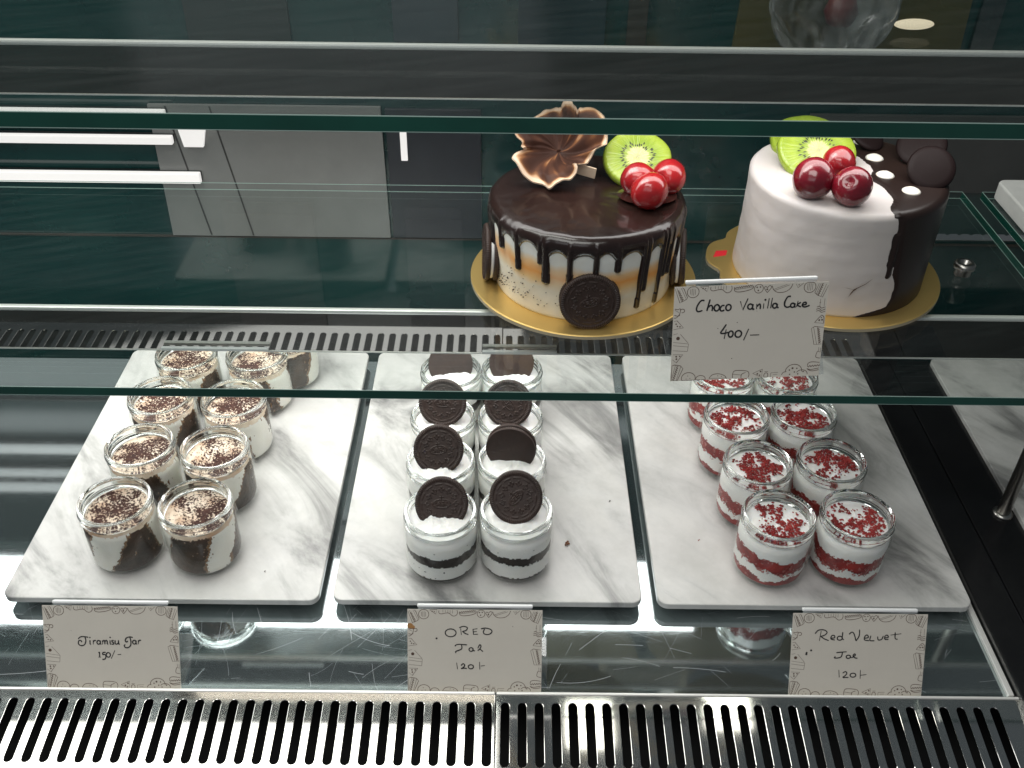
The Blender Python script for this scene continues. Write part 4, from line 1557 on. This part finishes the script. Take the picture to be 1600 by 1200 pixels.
# crack and a tint of sponge showing low on the left
CRK = [[(0.16, 3.15), (0.10, 2.75), (0.03, 2.45), (0.0, 2.3), (-0.02, 2.0), (-0.04, 1.7)], [(0.0, 2.3), (-0.08, 2.42), (-0.13, 2.40)], [(0.02, 2.42), (0.0, 2.2)]]
V, F = [], []
for li in CRK:
    pts = []
    for (ta, za), (tb, zb_) in zip(li, li[1:]):
        for k in range(6):
            pts.append((ta + (tb - ta) * k / 6, za + (zb_ - za) * k / 6))
    pts.append(li[-1])
    o0 = len(V)
    m = len(pts)
    for k, (tt, zz) in enumerate(pts):
        w = 0.07 * math.sin(PI * (k + 0.6) / (m + 0.2)) * (0.7 + 0.6 * abs(nz(k, 1, li[0][0], 0.8)))
        rr = C2R + 0.20 - 0.02 * zz
        for sgn in (-1, 1):
            th = -0.03 + tt + sgn * w / C2R
            V.append((rr * math.sin(th), -rr * math.cos(th), zz))
    for k in range(m - 1):
        F.append((o0 + 2 * k, o0 + 2 * k + 1, o0 + 2 * k + 3, o0 + 2 * k + 2))
crk = mk('icing_crack', V, F, principled('crack_brown', (0.10, 0.06, 0.04), 0.8), cake2)
kiwi_slice(cake2, rel((22.3, 69.0, 30.15), o2), (0.03, -0.25, 0.95), 2.9, 0.7, 0.5, 5)
kiwi_slice(cake2, rel((22.0, 65.8, 30.75), o2), (0.05, -0.52, 0.85), 2.75, 0.7, 0.1, 7)
cherry(cake2, rel((20.45, 60.6, 31.45), o2), 1.42, CHERRY2, 4)
cherry(cake2, rel((22.75, 62.9, 31.5), o2), 1.22, CHERRY, 5)
cherry(cake2, rel((22.8, 59.5, 31.4), o2), 1.32, CHERRY2, 6)
for x, y in ((26.5, 69.4), (26.65, 66.6), (26.55, 63.7), (27.6, 61.2)):
    d = lathe('chocolate_drop', [(0.0, 0.30), (0.28, 0.26), (0.55, 0.12), (0.68, 0.0)], WHITEDOT, cake2, 32, loc=rel((x, y, cz + C2H + 0.10), o2))
for (p, n_, r) in (((29.3, 62.9, 31.2), (-0.15, -0.70, 0.70), 1.65), ((29.7, 66.3, 31.4), (-0.35, -0.5, 0.8), 1.75), ((26.6, 68.9, 31.0), (0.3, -0.4, 0.86), 1.4)):
    d = lathe('chocolate_disc', [(0.0, 0.22), (r * 0.7, 0.20), (r * 0.93, 0.14), (r, 0.0), (r * 0.93, -0.14), (0.0, -0.2)], principled('chocolate_shell', (0.012, 0.007, 0.007), 0.5, bump=0.02, bscale=3, spec=0.10), cake2, 48, loc=rel(p, o2))
    d.rotation_euler = Vector(n_).normalized().to_track_quat('Z', 'Y').to_euler()

# white tray on the neighbouring shelf
tr = thing('white_tray', (54.0, 79.6, ZS + 0.006), 'white plastic tray corner on the shelf of the next bay', 'tray')
rounded_slab('tray_body', 24.0, 9.0, 1.6, 0.8, TRAYWHITE, tr, bev=0.15)
tr.location.y = 0.73

# ------------------------------------------------------------------ price cards
CW, CHT = 9.8, 6.4


def homography(src):
    dst = [(0, 0), (1, 0), (1, 1), (0, 1)]
    A, B = [], []
    for (x, y), (u, v) in zip(src, dst):
        A.append([x, y, 1, 0, 0, 0, -u * x, -u * y]); B.append(u)
        A.append([0, 0, 0, x, y, 1, -v * x, -v * y]); B.append(v)
    h = np.linalg.solve(np.array(A, float), np.array(B, float))
    Hm = np.append(h, 1).reshape(3, 3)

    def f(x, y):
        q = Hm @ np.array([x, y, 1.0])
        return q[0] / q[2], q[1] / q[2]
    return f


def smooth_line(pts, k=5):
    if len(pts) < 3:
        return pts
    out = []
    P = [pts[0]] + list(pts) + [pts[-1]]
    for i in range(1, len(P) - 2):
        p0, p1, p2, p3 = P[i - 1], P[i], P[i + 1], P[i + 2]
        for s_ in range(k):
            t = s_ / k
            out.append(tuple(0.5 * ((2 * b) + (-a + c) * t + (2 * a - 5 * b + 4 * c - d) * t * t + (-a + 3 * b - 3 * c + d) * t ** 3) for a, b, c, d in zip(p0, p1, p2, p3)))
    out.append(pts[-1])
    return out


def ell(cx, cy2, rx, ry, a0=0, a1=360, n=18):
    return [(cx + rx * math.cos(math.radians(a0 + (a1 - a0) * k / n)), cy2 + ry * math.sin(math.radians(a0 + (a1 - a0) * k / n))) for k in range(n + 1)]


def ink(name, strokes, mapf, mat, parent, wid, dots=(), y0=-0.032, vmax=1.0):
    """pen strokes as thin ribbons lying on the card face"""
    V, F = [], []
    lay = 0
    for st_ in strokes:
        sm = st_[0] == 's'
        pts = st_[1:] if isinstance(st_[0], str) else st_
        pts = smooth_line(list(pts)) if not sm else list(pts)
        q = []
        for p in pts:
            u, v = mapf(*p)
            u, v = min(0.997, max(0.003, u)), min(vmax - 0.003, max(0.003, v))
            q.append(Vector(((u - 0.5) * CW, 0, CHT * (1 - v))))
        lay += 1
        o0 = len(V)
        m = len(q)
        for k in range(m):
            d = (q[min(m - 1, k + 1)] - q[max(0, k - 1)])
            if d.length < 1e-6:
                d = Vector((1, 0, 0))
            d.normalize()
            nrm = Vector((-d.z, 0, d.x))
            w = wid * (0.85 + 0.3 * abs(nz(k * 0.35, lay, 0, 0.9)))
            if k in (0, m - 1):
                w *= 0.6
            for sg in (-1, 1):
                p = q[k] + nrm * (w / 2 * sg)
                V.append((p.x, y0 - 0.0004 * (lay % 20), p.z))
        for k in range(m - 1):
            F.append((o0 + 2 * k, o0 + 2 * k + 1, o0 + 2 * k + 3, o0 + 2 * k + 2))
    for (x, y, r) in dots:
        u, v = mapf(x, y)
        c = Vector(((u - 0.5) * CW, 0, CHT * (1 - v)))
        o0 = len(V)
        lay += 1
        for k in range(14):
            a = 2 * PI * k / 14
            V.append((c.x + r * math.cos(a), y0 - 0.0004 * (lay % 20), c.z + r * math.sin(a)))
        F.append(tuple(o0 + k for k in range(14)))
    return mk(name, V, F, mat, parent, smooth=False)


MAPC = homography([(237, 125), (1420, 62), (1470, 800), (285, 865)])


def zig(x0, y0, x1, y1, n, amp):
    out = []
    L = math.hypot(x1 - x0, y1 - y0)
    nx, ny = -(y1 - y0) / L, (x1 - x0) / L
    for k in range(2 * n + 1):
        t = k / (2 * n)
        s_ = amp if k % 2 else -amp
        out.append((x0 + (x1 - x0) * t + nx * s_, y0 + (y1 - y0) * t + ny * s_))
    return out


def sq(*p):
    return ('s',) + p


BORDER = [
    sq((243, 140), (290, 245), (335, 218), (345, 205), (310, 138), (297, 128)), zig(268, 150, 315, 232, 6, 7), sq((256, 135), (304, 240)), sq((288, 132), (334, 212)),
    ell(383, 160, 45, 42), sq((362, 140), (364, 178)), sq((374, 135), (376, 185)), sq((386, 134), (389, 186)), sq((398, 138), (401, 180)),
    sq((432, 118), (488, 152), (497, 108), (432, 118)),
    [(515, 118), (515, 138), (535, 148), (575, 138), (605, 138), (640, 160), (668, 152), (678, 130), (672, 105)], sq((548, 112), (550, 134)), sq((570, 110), (572, 132)), sq((592, 108), (594, 134)), sq((612, 106), (614, 136)), sq((632, 104), (634, 138)),
    [(695, 118), (702, 146), (740, 152), (800, 140), (838, 122), (840, 104)], zig(698, 124, 835, 100, 8, 5), sq((700, 136), (838, 112)),
    ell(885, 125, 34, 33), [(925, 118), (950, 150), (958, 148), (982, 112), (965, 100), (950, 115), (935, 106), (925, 118)],
    [(985, 100), (1000, 130), (1035, 150), (1090, 145), (1128, 118), (1142, 82)], sq((1000, 128), (1100, 88)), sq((1010, 136), (1118, 92)),
    sq((1168, 84), (1186, 112), (1225, 74)),
    ell(1278, 105, 45, 42), sq((1258, 82), (1260, 128)), sq((1270, 78), (1272, 132)), sq((1283, 77), (1286, 132)), sq((1296, 80), (1299, 126)),
    sq((1345, 76), (1323, 148), (1345, 165), (1388, 180), (1420, 90)), zig(1375, 76, 1352, 165, 6, 7), sq((1358, 76), (1336, 158)), sq((1402, 80), (1375, 175)),
    sq((1378, 195), (1380, 252)), sq((1410, 190), (1413, 248)), sq((1372, 222), (1385, 222)), [(1358, 258), (1378, 250), (1395, 264), (1425, 254)], [(1356, 275), (1378, 268), (1398, 282), (1428, 270)], [(1358, 290), (1380, 284), (1400, 297), (1430, 288)],
    [(1408, 318), (1385, 345), (1362, 378)], sq((1362, 378), (1434, 383)), [(1408, 318), (1428, 335), (1434, 383)],
    sq((1345, 425), (1388, 552), (1450, 545)), sq((1345, 425), (1368, 408), (1442, 414)), sq((1362, 416), (1408, 548)), sq((1390, 410), (1425, 546)), zig(1400, 418, 1434, 540, 8, 6),
    [(1426, 602), (1420, 650), (1464, 660)], sq((1430, 572), (1434, 605)), sq((1446, 575), (1448, 608)), sq((1428, 605), (1462, 610)),
    [(1366, 720), (1370, 700), (1400, 690), (1462, 694)], zig(1366, 728, 1465, 716, 5, 6), [(1364, 745), (1400, 752), (1464, 738)], [(1372, 752), (1410, 764), (1464, 752)],
    ell(1262, 770, 66, 58, 180, 360), ell(1330, 790, 45, 34, 200, 360),
    [(1170, 800), (1180, 780), (1205, 772)], sq((1085, 820), (1082, 785)), sq((1082, 785), (1140, 780)), sq((1100, 800), (1135, 796)), ell(1045, 805, 16, 20), sq((1030, 776), (1058, 774)),
    sq((937, 792), (1010, 755), (1014, 825), (937, 792)),
    [(780, 832), (778, 790), (800, 770), (885, 772), (908, 795), (905, 825)], [(848, 830), (850, 800), (880, 784)], sq((780, 800), (846, 806)),
    [(592, 838), (615, 808), (662, 798), (712, 812), (735, 840)], sq((592, 838), (735, 832)),
    ell(427, 838, 55, 46), ell(525, 842, 38, 28),
    sq((285, 740), (292, 858), (340, 862), (375, 760), (352, 738), (305, 732), (285, 740)), zig(330, 742, 308, 858, 7, 7), sq((312, 736), (296, 840)), sq((356, 745), (332, 858)),
    sq((283, 650), (360, 648), (316, 715), (283, 690)),
    sq((268, 492), (300, 482)), sq((322, 486), (392, 556)), sq((275, 552), (396, 562)), sq((396, 562), (394, 620)), sq((278, 618), (394, 622)), sq((275, 578), (396, 586)),
    sq((262, 388), (285, 382), (340, 436), (264, 452)),
    [(256, 292), (280, 296), (300, 290), (298, 330), (278, 358), (258, 362)], ell(318, 305, 16, 14, 200, 470), [(258, 340), (285, 346), (302, 338)], sq((258, 300), (290, 318)),
]
BDOTS = [(455, 130, .05), (475, 132, .04), (870, 115, .05), (895, 112, .05), (882, 138, .05), (950, 128, .06), (1190, 90, .04), (1395, 358, .06), (1417, 355, .06), (1408, 338, .04),
         (1250, 744, .07), (1285, 745, .05), (1228, 760, .05), (1270, 775, .05), (1235, 795, .05), (1300, 790, .05), (1340, 770, .05), (975, 795, .06), (998, 775, .06), (995, 805, .05),
         (308, 520, .12), (310, 665, .06), (338, 662, .05), (314, 685, .06), (292, 425, .05), (280, 408, .05), (312, 428, .05), (420, 820, .03), (440, 840, .03), (410, 845, .03), (660, 815, .03), (690, 820, .03)]

T_CHOCO = [[(478, 222), (452, 224), (430, 258), (424, 292), (440, 308), (472, 298)],
           [(520, 212), (512, 260), (506, 302)], [(508, 280), (530, 258), (546, 270), (546, 302)],
           ell(580, 276, 20, 24, -60, 310), [(638, 256), (618, 260), (606, 282), (618, 300), (642, 292)], ell(670, 272, 20, 23, -70, 300),
           sq((756, 222), (784, 288), (812, 200)), ell(838, 262, 19, 20, -40, 320), [(858, 242), (857, 268), (862, 282), (872, 278)],
           sq((886, 240), (890, 280)), [(890, 262), (905, 242), (915, 250), (918, 280)], sq((940, 236), (942, 276)), sq((976, 196), (974, 274)), sq((1000, 192), (998, 272)),
           ell(1028, 252, 17, 18, -40, 320), [(1047, 236), (1046, 258), (1060, 268)],
           [(1142, 178), (1118, 182), (1102, 218), (1104, 248), (1124, 262), (1146, 256)], ell(1166, 246, 16, 16, -40, 320), [(1184, 230), (1182, 256), (1192, 256)],
           sq((1204, 212), (1198, 258)), [(1228, 222), (1202, 242), (1234, 258)], [(1240, 242), (1268, 238), (1266, 222), (1248, 226), (1242, 246), (1262, 258), (1300, 244)],
           [(672, 402), (652, 440), (636, 470), (660, 474), (702, 464)], sq((676, 442), (670, 516)), ell(717, 478, 18, 24), ell(776, 476, 25, 26), sq((852, 434), (824, 526)), sq((870, 484), (942, 480))]
D_CHOCO = [(948, 208, .07), (610, 436, .03), (755, 386, .03), (752, 672, .03), (895, 296, .02)]

T_TIRA = [[(555, 510), (520, 504), (478, 502), (455, 515), (446, 528)], [(518, 508), (526, 540), (520, 575), (498, 596), (465, 596), (445, 575), (452, 545), (474, 545), (482, 562)],
          [(572, 540), (572, 578), (582, 585)], sq((606, 540), (606, 586)), [(606, 562), (620, 544), (636, 546)], ell(664, 564, 18, 20), [(683, 544), (682, 578), (694, 584)],
          sq((706, 542), (706, 586)), [(706, 562), (720, 543), (731, 552), (731, 586)], [(731, 562), (746, 543), (757, 552), (757, 578), (768, 585)],
          [(788, 542), (788, 578), (798, 585)], [(828, 546), (808, 546), (810, 560), (826, 570), (822, 584), (802, 582)], [(842, 542), (842, 572), (854, 585), (876, 574)], [(878, 542), (878, 578), (892, 584)],
          [(1032, 515), (1000, 508), (965, 518), (950, 545), (962, 562), (978, 550)], [(1000, 510), (1010, 555), (1004, 600), (975, 622), (948, 618), (938, 600), (950, 588)],
          ell(1046, 564, 18, 20), [(1065, 544), (1064, 578), (1076, 584)], sq((1088, 542), (1088, 586)), [(1088, 562), (1102, 544), (1118, 548)],
          [(660, 680), (670, 670), (670, 722)], sq((656, 722), (684, 722)), [(738, 670), (708, 674), (704, 694), (726, 694), (738, 714), (726, 742), (698, 746)], ell(764, 698, 22, 24), sq((836, 650), (794, 738)), sq((864, 696), (902, 692))]
D_TIRA = [(572, 512, .055), (790, 512, .055), (370, 437, .02)]
T_OREO = [ell(545, 420, 58, 42, 20, 390), sq((652, 372), (660, 442)), [(636, 366), (680, 350), (722, 362), (712, 392), (668, 406)], [(672, 404), (700, 425), (736, 438)],
          sq((832, 374), (784, 382), (790, 436), (838, 434)), sq((786, 408), (826, 404)), [(868, 376), (920, 368), (972, 382), (986, 408), (958, 434), (912, 434), (894, 410), (908, 378)],
          [(590, 566), (605, 550), (640, 545), (722, 550)], [(662, 548), (664, 590), (640, 606), (600, 622), (602, 640)], ell(764, 600, 22, 20), [(786, 586), (784, 608), (806, 616)],
          [(836, 586), (856, 548), (870, 562), (858, 592), (834, 612)], [(856, 592), (872, 606), (892, 622)],
          sq((608, 744), (618, 816)), [(655, 776), (678, 756), (696, 772), (680, 796), (658, 808), (690, 804), (718, 808)], ell(762, 788, 28, 22), sq((855, 734), (858, 818)), sq((868, 780), (912, 772))]
D_OREO = [(393, 480, .07), (1207, 352, .03)]
T_RED = [[(345, 362), (380, 326), (440, 324), (470, 348), (445, 376), (402, 388)], sq((408, 334), (394, 432)), [(410, 390), (445, 412), (492, 430)],
         [(510, 405), (552, 400), (545, 378), (520, 382), (514, 412), (556, 424)], ell(605, 405, 26, 20), [(634, 344), (632, 405), (650, 420)],
         [(700, 366), (728, 344), (752, 362), (776, 432)], [(776, 432), (806, 380), (806, 318)], [(862, 405), (902, 396), (888, 372), (866, 386), (864, 420), (912, 428)],
         [(928, 378), (920, 425), (968, 428)], [(998, 386), (1006, 420), (1040, 414), (1056, 380)], [(1068, 400), (1108, 394), (1094, 372), (1072, 386), (1076, 414), (1112, 414)],
         [(1176, 344), (1180, 405), (1206, 412)], sq((1130, 372), (1240, 358)),
         [(578, 550), (620, 545), (686, 540)], [(642, 547), (632, 588), (600, 602), (562, 602), (570, 588)], ell(705, 590, 22, 16), [(728, 576), (728, 594), (742, 600)],
         [(744, 600), (776, 574), (768, 560), (754, 580), (775, 600), (802, 604)],
         sq((614, 724), (622, 800)), [(655, 756), (684, 740), (700, 758), (680, 784), (662, 800), (720, 798)], ell(765, 776, 30, 20), sq((840, 724), (842, 812)), sq((844, 776), (906, 768))]
D_RED = [(264, 566, .085), (266, 552, .07), (312, 528, .075)]


def price_card(loc, rz, lean, label, strokes, dots, mapf, wid, stain=None, roll=0.0):
    c = thing('price_card', loc, label, 'price card', 'price cards in clear holders')
    c.rotation_euler = (-lean, roll, rz)
    box('card', -CW / 2, CW / 2, -0.028, 0.0, 0.0, CHT, PAPER, c)
    ink('border_print', BORDER, MAPC, PRINT, c, 0.045, BDOTS, y0=-0.030)
    ink('lettering', strokes, mapf, INK, c, wid, dots, y0=-0.040)
    # clear holder: back plate, rolled top edge and a foot behind
    h = box('card_holder', -CW / 2 + 0.75, CW / 2 - 0.75, 0.03, 0.20, 0.05, CHT + 0.10, ACRYL, c, bevel=0.05)
    box('holder_edge', -CW / 2 + 0.7, CW / 2 - 0.7, 0.02, 0.34, CHT + 0.104, CHT + 0.34, ACRYL_EDGE, c, bevel=0.10)
    f = box('holder_foot', -CW / 2 + 0.9, CW / 2 + 0.45, 0.22, 0.34, 0.05, 4.0, ACRYL, c, bevel=0.05)
    f.rotation_euler = (-0.45, 0, 0)
    if stain:
        u, v = stain
        s_ = ink('amber_smear', [], lambda x, y: (x, y), PASTE, c, 0.1, [(u, v, .22), (u + .02, v + .015, .15)], y0=-0.029)
    return c


LEAN = math.radians(28)
yc = 42.85
price_card((15.4, 50.55, ZS + 0.02), math.radians(3.5), math.radians(14), 'handwritten price card at the shelf edge reading Choco Vanilla Cake', T_CHOCO, D_CHOCO, MAPC, 0.115, roll=math.radians(-1.0))
price_card((-28.7, yc, DZ + 0.02), 0, LEAN, 'printed price card in ornate type reading Tiramisu Jar 150', T_TIRA, D_TIRA, homography([(55, 160), (1510, 195), (1518, 1060), (92, 1055)]), 0.095)
price_card((-2.25, yc, DZ + 0.02), 0, LEAN, 'stained handwritten price card before the cookie jars, priced 120', T_OREO, D_OREO, homography([(80, 165), (1518, 180), (1515, 1070), (75, 1070)]), 0.09, stain=(0.02, 0.2))
price_card((25.75, yc, DZ + 0.02), 0, LEAN, 'handwritten price card reading Red Velvet Jar with two ink spots', T_RED, D_RED, homography([(108, 158), (1500, 170), (1490, 990), (90, 990)]), 0.09)

# clear plastic strips hooked on the lower beam
for x0, x1, lb in ((-26.0, -18.0, 'clear plastic strip hooked on the lower beam above the cocoa jars'), (-2.0, 3.6, 'clear plastic strip hooked on the lower beam above the cookie jars')):
    o = box('plastic_strip', x0, x1, 59.0, 59.3, 17.62, 17.86, ACRYL_EDGE, bevel=0.04)
    tag(o, lb, 'plastic strip')
